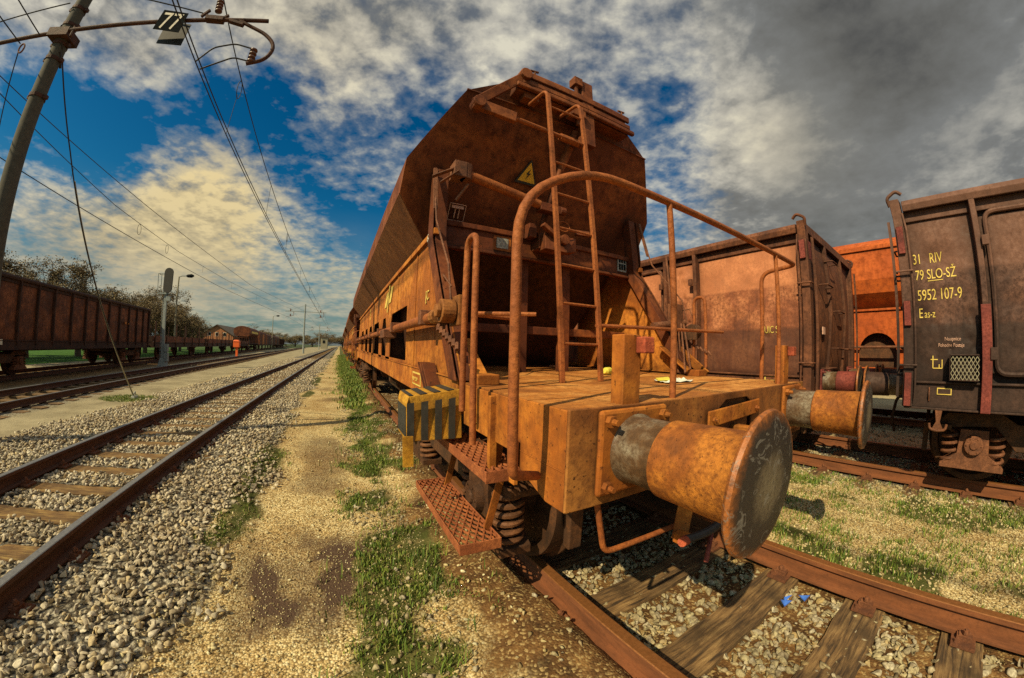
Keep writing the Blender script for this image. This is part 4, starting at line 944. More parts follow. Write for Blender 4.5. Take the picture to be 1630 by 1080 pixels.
def gondola(xc, y0, s, L, label, mats, ribs, doors, group, loc_rot=0., detail=True, name='gondola_wagon', top=3.10):
    side, endm, frame = mats
    yc = y0 + s * L / 2; SH = (xc, yc, 0)
    R_ = empty(name, SH, label, 'gondola wagon', group)
    Yt = lambda t: y0 + s * t
    def part(mb, nm, mat, parent=R_, **k): return mb.build(nm, mat, parent, shift=SH, **k)
    W = 1.42
    for q in (-1, 1):
        X = xc + q * (W - .05)
        edges = [.10] + [r for r in ribs] + [L - .10]
        mb = MB()
        for i in range(len(edges) - 1):
            a, b = edges[i] + (.035 if i else 0), edges[i + 1] - .035
            isd = any(d0 <= (a + b) / 2 <= d1 for d0, d1 in doors)
            dented_panel(mb, X + (q * .015 if isd else 0), q, Yt(a), Yt(b), 1.13 + (.10 if isd else 0), 2.86 if not isd else 2.80, .035, int(abs(y0 * 10)) + i * 3 + (q + 1), *((44, 56) if detail and i < 3 and q < 0 else (14, 18)))
        part(mb, 'side_sheet', side, smooth=True)
        mb = MB(); mb.box(X - q * .045, X - q * .03, Yt(.05), Yt(L - .05), 1.08, 3.0); part(mb, 'inner_lining', endm)
        for r in ribs:
            mb = MB(); mb.prism([(X + q * .00, Yt(r - .045), 1.0), (X + q * .10, Yt(r - .03), 1.0), (X + q * .10, Yt(r + .03), 1.0), (X + q * .0, Yt(r + .045), 1.0)], (0, 0, 2.0))
            rb = part(mb, 'rib', frame, bev=.008)
            if detail and r < 6:
                mb = MB(); mb.box(X + q * .10, X + q * .125, Yt(r - .05), Yt(r + .05), .84, 1.90); part(mb, 'rib_foot', 'red' if s < 0 and r < 1.5 else frame, rb, bev=.006)
                mb = MB(); mb.box(X + q * .10, X + q * .14, Yt(r + .03), Yt(r + .10), 2.48, 2.58); mb.box(X + q * .10, X + q * .14, Yt(r + .03), Yt(r + .10), 1.36, 1.48); part(mb, 'hinge', frame, rb, bev=.006)
        for d0, d1 in doors:
            pts = [(X + q * .03, Yt(d0 + .10), 1.22), (X + q * .03, Yt(d0 + .10), 2.84), (X + q * .03, Yt(d1 - .10), 2.84), (X + q * .03, Yt(d1 - .10), 1.22)]
            mb = MB(); m_ = [((pts[0][0], (pts[0][1] + pts[3][1]) / 2, 1.22))]
            mb.tube([m_[0]] + pts + m_, .028, 8, smooth=.12); part(mb, 'door_frame', frame, smooth=True)
        mb = MB(); mb.prism([(X - q * .04, Yt(.12), 2.99), (X + q * .10, Yt(.12), 2.97), (X + q * .12, Yt(.12), 3.04), (X + q * .08, Yt(.12), top), (X - q * .04, Yt(.12), top)], (0, s * (L - .24), 0))
        mb.box(X - q * .005, X + q * .03, Yt(.1), Yt(L - .1), 2.86, 2.98)
        part(mb, 'top_rail', frame, bev=.008)
        mb = MB(); mb.box(X - q * .10, X + q * .055, Yt(.02), Yt(L - .02), .86, 1.12); mb.box(X - q * .1, X + q * .085, Yt(.02), Yt(L - .02), .84, .862); mb.box(X - q * .1, X + q * .085, Yt(.02), Yt(L - .02), 1.112, 1.135)
        part(mb, 'sole_bar', frame, bev=.006)
        if detail:
            for t in (.28, 1.25, 2.9, 4.4, 6.2, 8., 10.): mb = MB(); mb.tube([(X + q * .065, Yt(t), 1.07), (X + q * .09, Yt(t), .99), (X + q * .065, Yt(t), .93)], .008, 6); part(mb, 'rope_ring', 'iron')
        for te, se in ((0, 1), (L, -1)):
            y = Yt(te); f = s * se
            mb = MB(); mb.prism([(X - q * .03, y, .86), (X + q * .10, y, .86), (X + q * .10, y, 2.9), (X + q * .13, y - f * .015, 3.12), (X - q * .03, y - f * .0, 3.12)], (0, f * .11, 0))
            cp = part(mb, 'corner_post', frame, bev=.008)
            if detail and te == 0:
                mb = MB(); mb.tube([(X + q * .12, y + f * .13, .95), (X + q * .12, y + f * .13, 2.75), (X + q * .10, y + f * .11, 2.95)], .013, 8)
                for z in (1.30, 2.30): mb.tube([(X + q * .05, y - f * .03, z), (X + q * .15, y - f * .03, z), (X + q * .15, y + f * .15, z)], .011, 8)
                mb.beam((X + q * .02, y - f * .06, .95), (X + q * .02, y - f * .06, 2.9), .03, .03)
                part(mb, 'locking_bar', frame, cp)
                mb = MB(); mb.tube([(X + q * .10, y - f * .01, 3.05), (X + q * .14, y - f * .03, 3.14), (X + q * .14, y + f * .08, 3.21), (X + q * .12, y + f * .14, 3.16)], .02, 8, smooth=.04); part(mb, 'corner_hook', frame, cp)
                if q < 0:
                    for z0, z1 in ((2.50, 2.80), (1.72, 1.98), (.87, 1.22)) if s < 0 else ((2.62, 2.86),): mb = MB(); mb.box(X + q * .132, X + q * .1, y + f * .02, y + f * .09, z0, z1); mb.box(X - .03, X + .10, y - f * .004, y, z0, z1); part(mb, 'red_paint_patch', 'red', cp)
    for te, se in ((0, 1), (L, -1)):
        y = Yt(te); f = s * se; mb = MB()
        n0 = len(mb.v); dented = MB(); dented_panel(dented, 0, 1, -1.30, 1.30, 1.1, 3.0, .09, 5 + int(te), 20, 16)
        mb.add([(xc + b, y + f * .08 - f * a, c) for a, b, c in dented.v], dented.f); part(mb, 'end_sheet', endm, smooth=True)
        mb = MB(); mb.box(xc - 1.34, xc + 1.34, y + f * .0, y + f * .10, 2.98, 3.10); mb.box(xc - 1.38, xc + 1.38, y + f * .0, y + f * .14, .86, 1.12)
        for x in (-.5, .5): mb.prism([(xc + x - .04, y + f * .02, 1.1), (xc + x - .04, y - f * .05, 2.0), (xc + x - .04, y, 3.0), (xc + x - .04, y + f * .06, 3.0), (xc + x - .04, y + f * .06, 1.1)], (.08, 0, 0))
        part(mb, 'end_frame', frame, bev=.006)
        if detail and te == 0:
            for (x, z, w) in ((-.95, 2.35, .34), (-.55, 2.75, .3), (-.25, 2.05, .35), (-.4, 1.50, .4), (-.9, 1.22, .4), (.3, 1.5, .4)):
                mb = MB(); mb.tube([(xc + x, y + f * .02, z), (xc + x, y - f * .10, z), (xc + x + w, y - f * .10, z), (xc + x + w, y + f * .02, z)], .012, 8, smooth=.03); part(mb, 'end_step', frame)
            mb = MB(); mb.box(xc - .95, xc - .83, y - f * .015, y + f * .0, 1.68, 1.78); part(mb, 'end_plate', 'pink')
        mb = MB(); mb.box(xc - .03, xc + .03, y - f * .22, y, .98, 1.06); mb.tube([(xc - .35, y, .9), (xc - .36, y - f * .14, .86), (xc - .33, y - f * .2, .55), (xc - .2, y - f * .16, .38)], .02, 8, smooth=.08); part(mb, 'draw_hook', frame)
        for bx in (-.875, .875):
            b = buffer(R_, xc + bx, y, 1.05, -f, SH, smat='red' if s > 0 else frame, pmat='steel', L=.50)
    mb = MB(); mb.box(xc - 1.3, xc + 1.3, Yt(.05), Yt(L - .05), 1.04, 1.10); mb.box(xc - .4, xc - .3, Yt(.1), Yt(L - .1), .75, 1.05); mb.box(xc + .3, xc + .4, Yt(.1), Yt(L - .1), .75, 1.05)
    for t in np.arange(1.0, L, 1.7): mb.box(xc - 1.3, xc + 1.3, Yt(t) - .05, Yt(t) + .05, .88, 1.05)
    part(mb, 'underframe', 'dark')
    bogie(R_, Yt(1.70), 'dark', 'iron', False, shift=SH, xs=1.02, xc=xc)
    bogie(R_, Yt(L - 1.70), 'dark', 'iron', False, shift=SH, xs=1.02, xc=xc)
    return R_, part, Yt
GA = (6.37, 1.40, 1, 12.8); GB = (6.37, .33, -1, 12.8)
RA, partA, YA = gondola(*GA, 'faded pink brown open gondola wagon behind the handrail, its battered end wall in view', ('pur', 'purend', 'purend'), [1.78, 2.38, 4.2, 4.8, 6.4, 8.0, 8.6, 10.4, 11.0], [(2.38, 4.2), (8.6, 10.4)], 'dark open gondola wagons on the right track')
RB, partB, YB = gondola(*GB, 'sooty black open gondola wagon at the right with yellow numbers 5952 107-9', ('blk', 'blk', 'blk'), [.85, 2.75, 3.35, 4.9, 6.4, 8., 9.5, 11.], [(.85, 2.75)], 'dark open gondola wagons on the right track')
SA = (6.37, 1.40 + 6.4, 0); SB = (6.37, .33 - 6.4, 0)
XS = 6.37 - 1.37
kw = dict(right=(0, -1, 0), up=(0, 0, 1), parent=RB, shift=SB, xs=.62)
def letters(nm, t, size, y, z, mat='letter', **k):
    d = dict(kw); d.update(k); return text_obj(nm, t, size, (XS - .072, y, z), mat=mat, **d)
letters('wagon_number', '31   RIV', .155, .18, 2.385); letters('wagon_number', '79', .155, .17, 2.21); letters('wagon_number', 'SLO-S\u017d', .155, .045, 2.21)
letters('wagon_number', '5952 107-9', .165, .165, 1.985); letters('wagon_number', 'E', .15, .16, 1.80); letters('wagon_number', 'as-z', .12, .10, 1.80)
mb = MB(); mb.box(XS - .073, XS - .070, .04, -.12, 2.185, 2.193); partB(mb, 'number_underline', 'letter')
letters('notice_text', 'Naupnice', .055, -.10, 1.555, 'pink', xs=.8); letters('notice_text', 'Pohodne Postaje', .055, -.035, 1.49, 'pink', xs=.72)
mb = MB(); X_ = XS - .073
for a, b in (((.045, 1.36), (-.03, 1.36)), ((.02, 1.40), (.02, 1.27)), ((.02, 1.27), (-.075, 1.27)), ((-.075, 1.27), (-.075, 1.36)), ((-.045, 1.27), (-.045, 1.31))):
    mb.beam((X_, a[0], a[1]), (X_, b[0], b[1]), .010, .004, up=(1, 0, 0))
partB(mb, 'crane_symbol', 'letter')
mb = MB(); mb.box(XS - .16, XS - .06, -.155, -.44, 1.15, 1.17); mb.box(XS - .16, XS - .06, -.155, -.44, 1.40, 1.415)
for y in (-.155, -.44): mb.box(XS - .16, XS - .06, y, y + .008, 1.15, 1.41)
mb.box(XS - .10, XS - .09, -.16, -.44, 1.16, 1.41)
bx_ = partB(mb, 'label_box', 'blk', bev=.004)
mb = MB()
for k in range(-6, 12):
    for sg in (-1, 1):
        y0 = -.16 - k * .04; pts = []
        p = Vector((XS - .162 - sg * .0007, y0, 1.16)); d = Vector((0, -sg * .6, 1)).normalized()
        t0, t1 = 0., .27
        if d.y != 0:
            a, b = (-.16 - p.y) / d.y, (-.44 - p.y) / d.y; t0, t1 = max(t0, min(a, b)), min(t1, max(a, b))
        if t1 > t0 + .02: mb.beam(p + d * t0, p + d * t1, .006, .004, up=(1, 0, 0))
partB(mb, 'wire_mesh', 'plank', bx_)
mb = MB(); mb.box(XS - .064, XS - .058, -.03, -.18, 1.0, 1.07); pp = partB(mb, 'builder_plate', 'letter')
mb = MB(); mb.box(XS - .066, XS - .0645, -.04, -.17, 1.01, 1.06); partB(mb, 'plate_field', 'blk', pp)
mb = MB(); mb.prism([(XS - .06, -.02, .86), (XS - .06, -.10, .86), (XS - .06, -.08, .72), (XS - .06, -.12, .64), (XS - .06, -.0, .64), (XS - .06, -.04, .72)], (-.02, 0, 0)); mb.tube([(XS - .07, .03, .70), (XS - .07, .02, .64), (XS - .07, -.06, .625), (XS - .07, -.14, .64), (XS - .07, -.15, .70)], .014, 8, smooth=.03)
partB(mb, 'towing_hook', 'iron')
mb = MB(); mb.box(XS - .05, XS + .02, -.24, -.44, .87, 1.115); partB(mb, 'red_paint_patch', 'red')
kwA = dict(right=(0, -1, 0), up=(0, 0, 1), parent=RA, shift=SA, xs=.62)
text_obj('uic_marking', 'UIC SI', .135, (XS - .072, 2.07, 1.69), mat='letter', **kwA)
mb = MB(); mb.box(XS - .064, XS - .058, 2.05, 1.82, 1.05, 1.12); pa_ = partA(mb, 'data_panel', 'letter')
mb = MB(); mb.box(XS - .066, XS - .0645, 2.03, 1.84, 1.065, 1.105); partA(mb, 'panel_field', 'purend', pa_)

def drape(R_, sheet_root):
    from mathutils.bvhtree import BVHTree
    V = []; F = []
    for o in kids(sheet_root):
        if o.name.startswith('side_sheet'):
            k = len(V); V += [v.co.copy() for v in o.data.vertices]; F += [tuple(i + k for i in p.vertices) for p in o.data.polygons]
    t = BVHTree.FromPolygons(V, F)
    for o in kids(R_):
        if o.name.split('.')[0] in ('wagon_number', 'notice_text', 'crane_symbol', 'number_underline', 'uic_marking'):
            bm = bmesh.new(); bm.from_mesh(o.data)
            bmesh.ops.triangulate(bm, faces=bm.faces)
            for _ in range(2): bmesh.ops.subdivide_edges(bm, edges=[e for e in bm.edges if e.calc_length() > .02], cuts=1); bmesh.ops.triangulate(bm, faces=bm.faces)
            lo = min(v.co.x for v in bm.verts)
            for v in bm.verts:
                h = t.ray_cast(Vector((-3, v.co.y, v.co.z)), Vector((1, 0, 0)))[0]
                if h: v.co.x = h.x - .005 + (v.co.x - lo) * .3
            bm.to_mesh(o.data); bm.free()
drape(RB, RB); drape(RA, RA)
# bright orange hopper glimpsed between the gondolas
def bright_hopper():
    xc = 11.12; SH = (xc, 2.0, 0); R_ = empty('hopper_wagon', SH, 'bright orange hopper wagon on the farther right track, glimpsed through the gap between the gondolas', 'hopper wagon')
    def part(mb, nm, mat, parent=R_, **k): return mb.build(nm, mat, parent, shift=SH, **k)
    mb = MB(); pr = [(-1.0, 4.1), (-1.45, 3.9), (-1.5, 3.86), (-1.5, 3.10), (-1.42, 2.80), (-1.0, 2.35), (1.0, 2.35), (1.42, 2.80), (1.5, 3.10), (1.5, 3.86), (1.45, 3.9), (1.0, 4.1)]
    mb.prism([(xc + x, -4.5, z) for x, z in pr], (0, 13, 0)); part(mb, 'hopper_body', 'bright', bev=.01)
    mb = MB(); mb.box(xc - 1.54, xc - 1.5, -4.5, 8.5, 3.76, 3.86); mb.box(xc + 1.5, xc + 1.54, -4.5, 8.5, 3.76, 3.86); part(mb, 'top_rail', 'bright', bev=.01)
    for s in (-1, 1):
        mb = MB(); X = xc + s * 1.30
        ys = np.arange(-4.4, 8.4, 1.25); rad = .42
        for y in ys:       # pillar with arched cut-outs either side
            pts = [(X, y - .2, 1.15), (X, y + .2, 1.15), (X, y + .2, 1.5)]
            for k in range(7): a = k / 6 * PI / 2; pts.append((X, y + .625 - rad * math.cos(a) + .0, 1.5 + rad * math.sin(a) * 1.0))
            pts += [(X, y + .625, 2.42), (X, y - .625, 2.42)]
            for k in range(7): a = (1 - k / 6) * PI / 2; pts.append((X, y - .625 + rad * math.cos(a), 1.5 + rad * math.sin(a)))
            pts.append((X, y - .2, 1.5)); mb.prism(pts, (s * -.03, 0, 0))
        part(mb, 'side_wall', 'bright')
        mb = MB(); mb.box(X - .1, X + .1, -4.5, 8.5, .95, 1.15); mb.box(X - .04, X + .06, -4.5, 8.5, 2.41, 2.46); part(mb, 'sole_bar', 'bright', bev=.01)
        mb = MB(); mb.cyl((X + s * .1, -4, 1.60), (X + s * .1, 8, 1.60), .03, .03, 8); part(mb, 'side_shaft', 'iron')
    mb = MB(); mb.box(xc - 1.1, xc + 1.1, -4.4, 8.4, .8, 2.3); part(mb, 'hopper_funnel', 'dark')
    for s in (-1, 1):
        mb = MB(); mb.box(xc - 1.25, xc + 1.25, 2 + s * 6.5 - .06, 2 + s * 6.5 + .06, .85, 1.2); part(mb, 'end_beam', 'bright')
    bogie(R_, -2.4, 'dark', 'iron', False, shift=SH, xc=xc); bogie(R_, 6.4, 'dark', 'iron', False, shift=SH, xc=xc)
bright_hopper()

# ------------------------------------------------------------------ left row of wagons (slightly diverging track)
ANG = math.atan(.084)
def rowpos(y): return (-13.35 - .084 * (y - 23), y)
def place(root, y):
    x, y = rowpos(y); root.location = (x, y, 0); root.rotation_euler = (0, 0, ANG)
RL, pL, YL = gondola(0, -6.7, 1, 13.4, 'rusty brown open gondola wagon on the left beyond the signal tracks', ('leftrust', 'leftdark', 'leftdark'), [.95, 2.0, 3.0, 4.0, 5.2, 6.3, 7.3, 8.4, 9.5, 10.6, 11.6, 12.5], [], 'goods wagons in the left hand row', detail=False)
place(RL, 16.4)
mb = MB(); mb.box(1.44, 1.448, -5.6, -5.42, 1.0, 1.16); pL(mb, 'side_label', 'white')
mb = MB(); mb.box(1.47, 1.475, 3.3, 3.55, 2.05, 2.15); mb.box(1.47, 1.475, 3.75, 3.85, 2.05, 2.12); pL(mb, 'paint_scar', 'orange')
def flat_wagon(label):
    R_ = empty('flat_wagon', (0, 0, 0), label, 'flat wagon', 'stake wagons in the left hand row'); L = 12.6
    def part(mb, nm, mat, parent=R_, **k): return mb.build(nm, mat, parent, **k)
    mb = MB(); mb.box(-1.38, 1.38, -L / 2, L / 2, 1.08, 1.2); part(mb, 'deck', 'leftdark')
    for q in (-1, 1):
        mb = MB(); mb.box(q * 1.38, q * 1.28, -L / 2, L / 2, .82, 1.10); part(mb, 'sole_bar', 'leftdark')
        for k in range(6):
            a = -L / 2 + .05 + k * (L - .1) / 6; mb = MB(); mb.box(q * 1.40, q * 1.37, a, a + (L - .1) / 6 - .05, 1.18, 1.58); part(mb, 'drop_side', 'leftrust')
        for k in range(7):
            a = -L / 2 + .15 + k * (L - .3) / 6; mb = MB(); mb.box(q * 1.45, q * 1.38, a - .045, a + .045, .9, 2.45 if k in (0, 2, 3, 5) or q < 0 else 1.65); part(mb, 'stake', 'leftdark')
    for s in (-1, 1):
        mb = MB(); mb.box(-1.3, 1.3, s * L / 2, s * (L / 2 - .1), .82, 1.55); part(mb, 'end_board', 'leftdark')
        for x in (-.875, .875):
            mb = MB(); mb.lathe([(0, .1), (.4, .13), (.42, .22), (.45, .22)], (x, s * L / 2, 1.05), (0, s, 0), 14); part(mb, 'buffer', 'leftdark')
        for q in (-1, 1):
            w = wheel_mb(q, .5); w.v = [(v[0], v[1] + s * 3.9, v[2]) for v in w.v]; w.build('wheel', 'dark', R_)
            mb = MB(); mb.box(q * .92, q * 1.08, s * 3.9 - .14, s * 3.9 + .14, .36, .62)
            mb.prism([(q * .95, s * 3.9 - .7, .84), (q * .95, s * 3.9, .62), (q * .95, s * 3.9 + .7, .84), (q * .95, s * 3.9 + .7, .90), (q * .95, s * 3.9 - .7, .90)], (q * .1, 0, 0)); part(mb, 'axle_box', 'dark')
    return R_
F1 = flat_wagon('low brown stake wagon coupled behind the left gondola, beside the signal'); place(F1, 30.3)
F2 = copy_tree(F1); F2['label'] = 'low brown stake wagon right of the signal post and yard lamp'; place(F2, 43.6)
F3 = copy_tree(F1); F3['label'] = 'low brown stake wagon in front of the brick gable house'; place(F3, 56.9)
def round_hopper(label):
    R_ = empty('hopper_wagon', (0, 0, 0), label, 'hopper wagon'); L = 13.
    def part(mb, nm, mat, parent=R_, **k): return mb.build(nm, mat, parent, **k)
    mb = MB(); pts = []
    for k in range(13): a = k / 12 * PI; pts.append((-1.45 * math.cos(a), 3.35 + .75 * math.sin(a)))
    pts = [(-1.05, 2.35), (-1.45, 2.9)] + pts + [(1.45, 2.9), (1.05, 2.35)]
    mb.prism([(x, -L / 2 + .9, z) for x, z in pts], (0, L - 1.8, 0)); part(mb, 'hopper_body', 'leftrust')
    mb = MB(); mb.box(1.452, 1.46, -L / 2 + 2.4, L / 2 - 2.4, 2.95, 3.3); part(mb, 'yellow_band', 'letter')
    for s in (-1, 1):
        for x in (-1.2, -.4, .4, 1.2): mb = MB(); mb.box(x - .06, x + .06, s * (L / 2 - 1.2), s * (L / 2 - 1.05), 1.2, 2.4); part(mb, 'end_post', 'leftdark')
        mb = MB(); mb.box(-1.35, 1.35, s * L / 2, s * (L / 2 - .12), .85, 1.2); mb.tube([(-1.3, s * L / 2, 1.2), (-1.3, s * L / 2, 2.1), (1.3, s * L / 2, 2.1), (1.3, s * L / 2, 1.2)], .03, 6); part(mb, 'end_beam', 'leftrust')
    mb = MB(); mb.box(-1.35, 1.35, -L / 2, L / 2, 1.08, 1.2); mb.box(-.95, .95, -L / 2 + 2.2, L / 2 - 2.2, 1.2, 2.4); mb.box(-1.3, 1.3, -L / 2 + 3, L / 2 - 3, 2.1, 2.2); part(mb, 'underframe', 'leftdark')
    for k in range(8): y = -L / 2 + 2.6 + k * (L - 5.2) / 7; mb = MB(); mb.box(1.25, 1.35, y - .05, y + .05, 1.2, 2.8); part(mb, 'side_post', 'leftrust')
    bogie(R_, -L / 2 + 2.0, 'dark', 'dark', False); bogie(R_, L / 2 - 2.0, 'dark', 'dark', False)
    return R_
RH = round_hopper('round roofed brown hopper wagon with a yellow band, behind the stake wagons'); place(RH, 70.5)
def box_wagon(label, mat, doormat, L=11.5, hgt=3.9):
    R_ = empty('box_wagon', (0, 0, 0), label, 'box wagon')
    def part(mb, nm, mat_, parent=R_, **k): return mb.build(nm, mat_, parent, **k)
    mb = MB(); pts = [(-1.4, 1.1), (-1.4, hgt - .5)] + [(-1.4 * math.cos(k / 8 * PI), hgt - .5 + .5 * math.sin(k / 8 * PI)) for k in range(1, 8)] + [(1.4, hgt - .5), (1.4, 1.1)]
    mb.prism([(x, -L / 2, z) for x, z in pts], (0, L, 0)); part(mb, 'wagon_body', mat)
    for q in (-1, 1):
        mb = MB(); mb.box(q * 1.4, q * 1.46, -1.6, 1.6, 1.12, hgt - .7); part(mb, 'sliding_door', doormat)
        for k in range(6): y = -L / 2 + .3 + k * (L - .6) / 5; mb = MB(); mb.box(q * 1.4, q * 1.45, y - .06, y + .06, 1.1, hgt - .6); part(mb, 'side_post', mat)
        for s in (-1, 1): w = wheel_mb(q, .5); w.v = [(v[0], v[1] + s * 3.2, v[2]) for v in w.v]; w.build('wheel', 'dark', R_)
    mb = MB(); mb.box(-1.3, 1.3, -L / 2 - .4, L / 2 + .4, .85, 1.1); part(mb, 'underframe', 'dark')
    return R_
BW = box_wagon('rust brown box wagon with sliding doors, behind the round roofed hopper', 'leftrust', 'orange'); place(BW, 84)
prev = None
for k, (y, lab) in enumerate(((97.5, 'first of three dull brown high sided wagons, nearest to the box wagon'), (110.8, 'middle one of the three dull brown high sided wagons'), (124., 'last of the three dull brown high sided wagons'))):
    if prev is None: prev = c = box_wagon(lab, 'purend', 'leftdark', 12.2, 3.7)
    else: c = copy_tree(prev); c['label'] = lab
    c['group'] = 'dull brown wagons far down the left hand row'; place(c, y)
for k, (y, lab) in enumerate(((138., 'distant brown gondola wagon near the far end of the left row'), (152., 'farthest brown gondola wagon, at the very end of the left row'))):
    c = copy_tree(RL); c['label'] = lab; place(c, y)

# ------------------------------------------------------------------ overhead line
MX, MY = -5.5, 5.28
def mast_near():
    R_ = empty('catenary_mast', (MX, MY, GZ), 'thick grey overhead line mast at the left edge carrying the number 77', 'catenary mast', 'overhead line masts between the left tracks'); SH = (MX, MY, GZ)
    def part(mb, nm, mat, parent=R_, **k): return mb.build(nm, mat, parent, shift=SH, **k)
    mb = MB(); mb.cyl((MX, MY, GZ), (MX, MY, 8.6), .155, .105, 24); part(mb, 'pole', 'mast', smooth=True)
    for z in (4.95, 5.65, 5.95, 6.35, 6.72, 7.2): mb = MB(); r = .155 - .05 * z / 8.6 + .014; mb.cyl((MX, MY, z - .03), (MX, MY, z + .03), r, r, 20); mb.box(MX - r - .05, MX - r + .02, MY - .03, MY + .03, z - .03, z + .03); mb.box(MX + r - .02, MX + r + .06, MY - .03, MY + .03, z - .03, z + .03); part(mb, 'pole_band', 'armiron')
    mb = MB(); mb.tube([(-7.3, MY - .16, 5.86), (MX, MY - .16, 6.10), (-1.92, MY - .16, 6.56)], .036, 10); A_ = part(mb, 'cross_arm', 'armiron', smooth=True)
    mb = MB(); mb.box(MX - .2, MX + .2, MY - .2, MY + .16, 6.02, 6.18); mb.cyl((MX + .28, MY - .16, 6.0), (MX + .28, MY - .16, 6.2), .03, .03, 8); part(mb, 'arm_bracket', 'armiron')
    mb = MB(); mb.tube([(-2.42, MY - .16, 6.50), (-1.86, MY - .16, 6.25), (-1.66, MY - .16, 6.02), (-1.74, MY - .16, 5.72), (-2.02, MY - .16, 5.60)], .032, 10, smooth=.16); part(mb, 'drop_hook', 'armiron', A_, smooth=True)
    def insul(p, q, r=.062):
        p, q = Vector(p), Vector(q); L = (q - p).length; pr = []
        for k in range(4): t = L * (k + .5) / 4; pr += [(t - L * .10, r * .5), (t - L * .03, r), (t + L * .04, r * .95), (t + L * .08, r * .5)]
        mb = MB(); mb.lathe([(0, .02)] + pr + [(L, .02)], p, q - p, 20); return part(mb, 'insulator', 'ceramic', A_, smooth=True)
    insul((-1.96, MY - .16, 5.62), (-1.97, MY - .16, 5.92)); insul((-2.80, MY - .16, 6.62), (-2.85, MY - .16, 6.90))
    mb = MB(); mb.tube([(-2.02, MY - .16, 5.92), (-2.30, MY - .16, 5.98), (-2.62, MY - .16, 5.86), (-2.86, MY - .1, 5.60)], .013, 8, smooth=.08); mb.tube([(-2.02, MY - .16, 5.66), (-2.25, MY - .16, 5.70), (-2.74, MY - .1, 5.46)], .013, 8, smooth=.08); part(mb, 'steady_arm', 'wire', A_, smooth=True)
    mb = MB(); mb.box(-2.95, -2.65, MY - .22, MY - .10, 6.42, 6.50); mb.beam((-3.05, MY - .16, 6.50), (-2.95, MY - .16, 6.66), .05, .03); mb.beam((-2.7, MY - .16, 6.48), (-2.6, MY - .16, 6.58), .05, .03); mb.beam((-2.55, MY - .16, 6.46), (-2.3, MY - .16, 6.40), .08, .05); part(mb, 'arm_clamp', 'armiron', A_)
    mb = MB(); mb.tube([(MX + .1, MY - .16, 6.86), (-4.3, MY - .16, 6.86), (-3.05, MY - .16, 6.58)], .012, 6); mb.tube([(MX - .1, MY - .16, 6.74), (-7.6, MY - .16, 6.25)], .012, 6); part(mb, 'stay_rod', 'wire')
    # number board: two plates back to back
    mb = MB(); mb.prism([(-3.72, MY - .24, 6.10), (-3.26, MY - .24, 6.05), (-3.24, MY - .24, 6.47), (-3.68, MY - .24, 6.52)], (0, .012, 0)); b_ = part(mb, 'number_board', 'sigblk')
    mb = MB(); mb.prism([(-3.70, MY - .02, 6.0), (-3.26, MY - .02, 5.98), (-3.24, MY - .02, 6.44), (-3.68, MY - .02, 6.5)], (0, .012, 0)); part(mb, 'rear_board', 'wire', b_)
    o = text_obj('number_text', '77', .50, (-3.66, MY - .243, 6.12), (1, 0, -.08), (.03, 0, 1), 'white', b_, SH, xs=.72)
    mb = MB(); a = [(-6.12 + .05 * math.cos(t), MY - .16, 5.80 + .09 * math.sin(t)) for t in np.linspace(0, 2 * PI, 17)[:-1]]; mb.tube(a, .014, 8, closed=True); part(mb, 'eyelet', 'iron', A_)
mast_near()
def far_mast(y, x, label, detail=True):
    R_ = empty('catenary_mast', (x, y, GZ), label, 'catenary mast', 'overhead line masts between the left tracks'); SH = (x, y, GZ)
    def part(mb, nm, mat, parent=R_, **k): return mb.build(nm, mat, parent, shift=SH, **k)
    mb = MB(); mb.cyl((x, y, GZ), (x, y, 8.3), .17, .12, 10); part(mb, 'pole', 'grey', smooth=True)
    mb = MB(); mb.beam((x - 3.4, y, 6.95), (x + 3.7, y, 7.0), .09, .09); mb.tube([(x, y, 8.1), (x - 2.9, y, 7.0)], .02, 5); mb.tube([(x, y, 8.1), (x + 3.1, y, 7.0)], .02, 5); part(mb, 'cross_arm', 'grey')
    for q in (-2.5, 2.7):
        mb = MB(); mb.tube([(x + q + .5, y, 6.95), (x + q + .6, y, 6.3), (x + q - .1, y, 6.1)], .04, 5); mb.cyl((x + q, y, 6.1), (x + q, y, 6.5), .09, .09, 8); mb.cyl((x + q, y, 7.0), (x + q, y, 7.4), .09, .09, 8); mb.tube([(x + q, y, 6.2), (x + q - .8, y, 5.9)], .02, 5); part(mb, 'registration_arm', 'iron')
far_mast(65, -6.25, 'pale overhead line mast with cross arm, nearest of the distant ones')
far_mast(125, -6.9, 'second distant overhead line mast with cross arm'); far_mast(185, -7.4, 'third distant overhead line mast'); far_mast(245, -7.9, 'farthest overhead line mast near the vanishing point')
def wire(name, pts, r, label, cat='wire', group=None, droppers=None):
    mb = MB(); mb.tube(pts, r * 1.3, 5); o = mb.build(name, 'wire', label=label, cat=cat, group=group)
    for (x, y, za, zb, lp) in droppers or ():
        mb = MB(); mb.tube([(x, y, zb), (x, y, za - (.34 if lp else 0))], .006, 4)
        if lp: mb.tube([(x, y + .15 * math.cos(t), za - .22 + .21 * math.sin(t)) for t in np.linspace(0, 2 * PI, 17)[:-1]], .009, 5, closed=True)
        mb.build('dropper', 'wire', o)
    return o
def mess(y, z0=7.05, sag=.62, span=60., ph=5.28): t = ((y - ph) % span) / span; return z0 - 4 * sag * t * (1 - t)
ysn = [-55 + k * 3 for k in range(80)]
wire('contact_wire', [(-2.80, -54, 5.62), (-2.80, 5.2, 5.52), (-3.0, 65, 5.62), (-3.1, 125, 5.66), (-3.1, 245, 5.66)], .0085, 'left strand of the paired contact wires above the near left track')
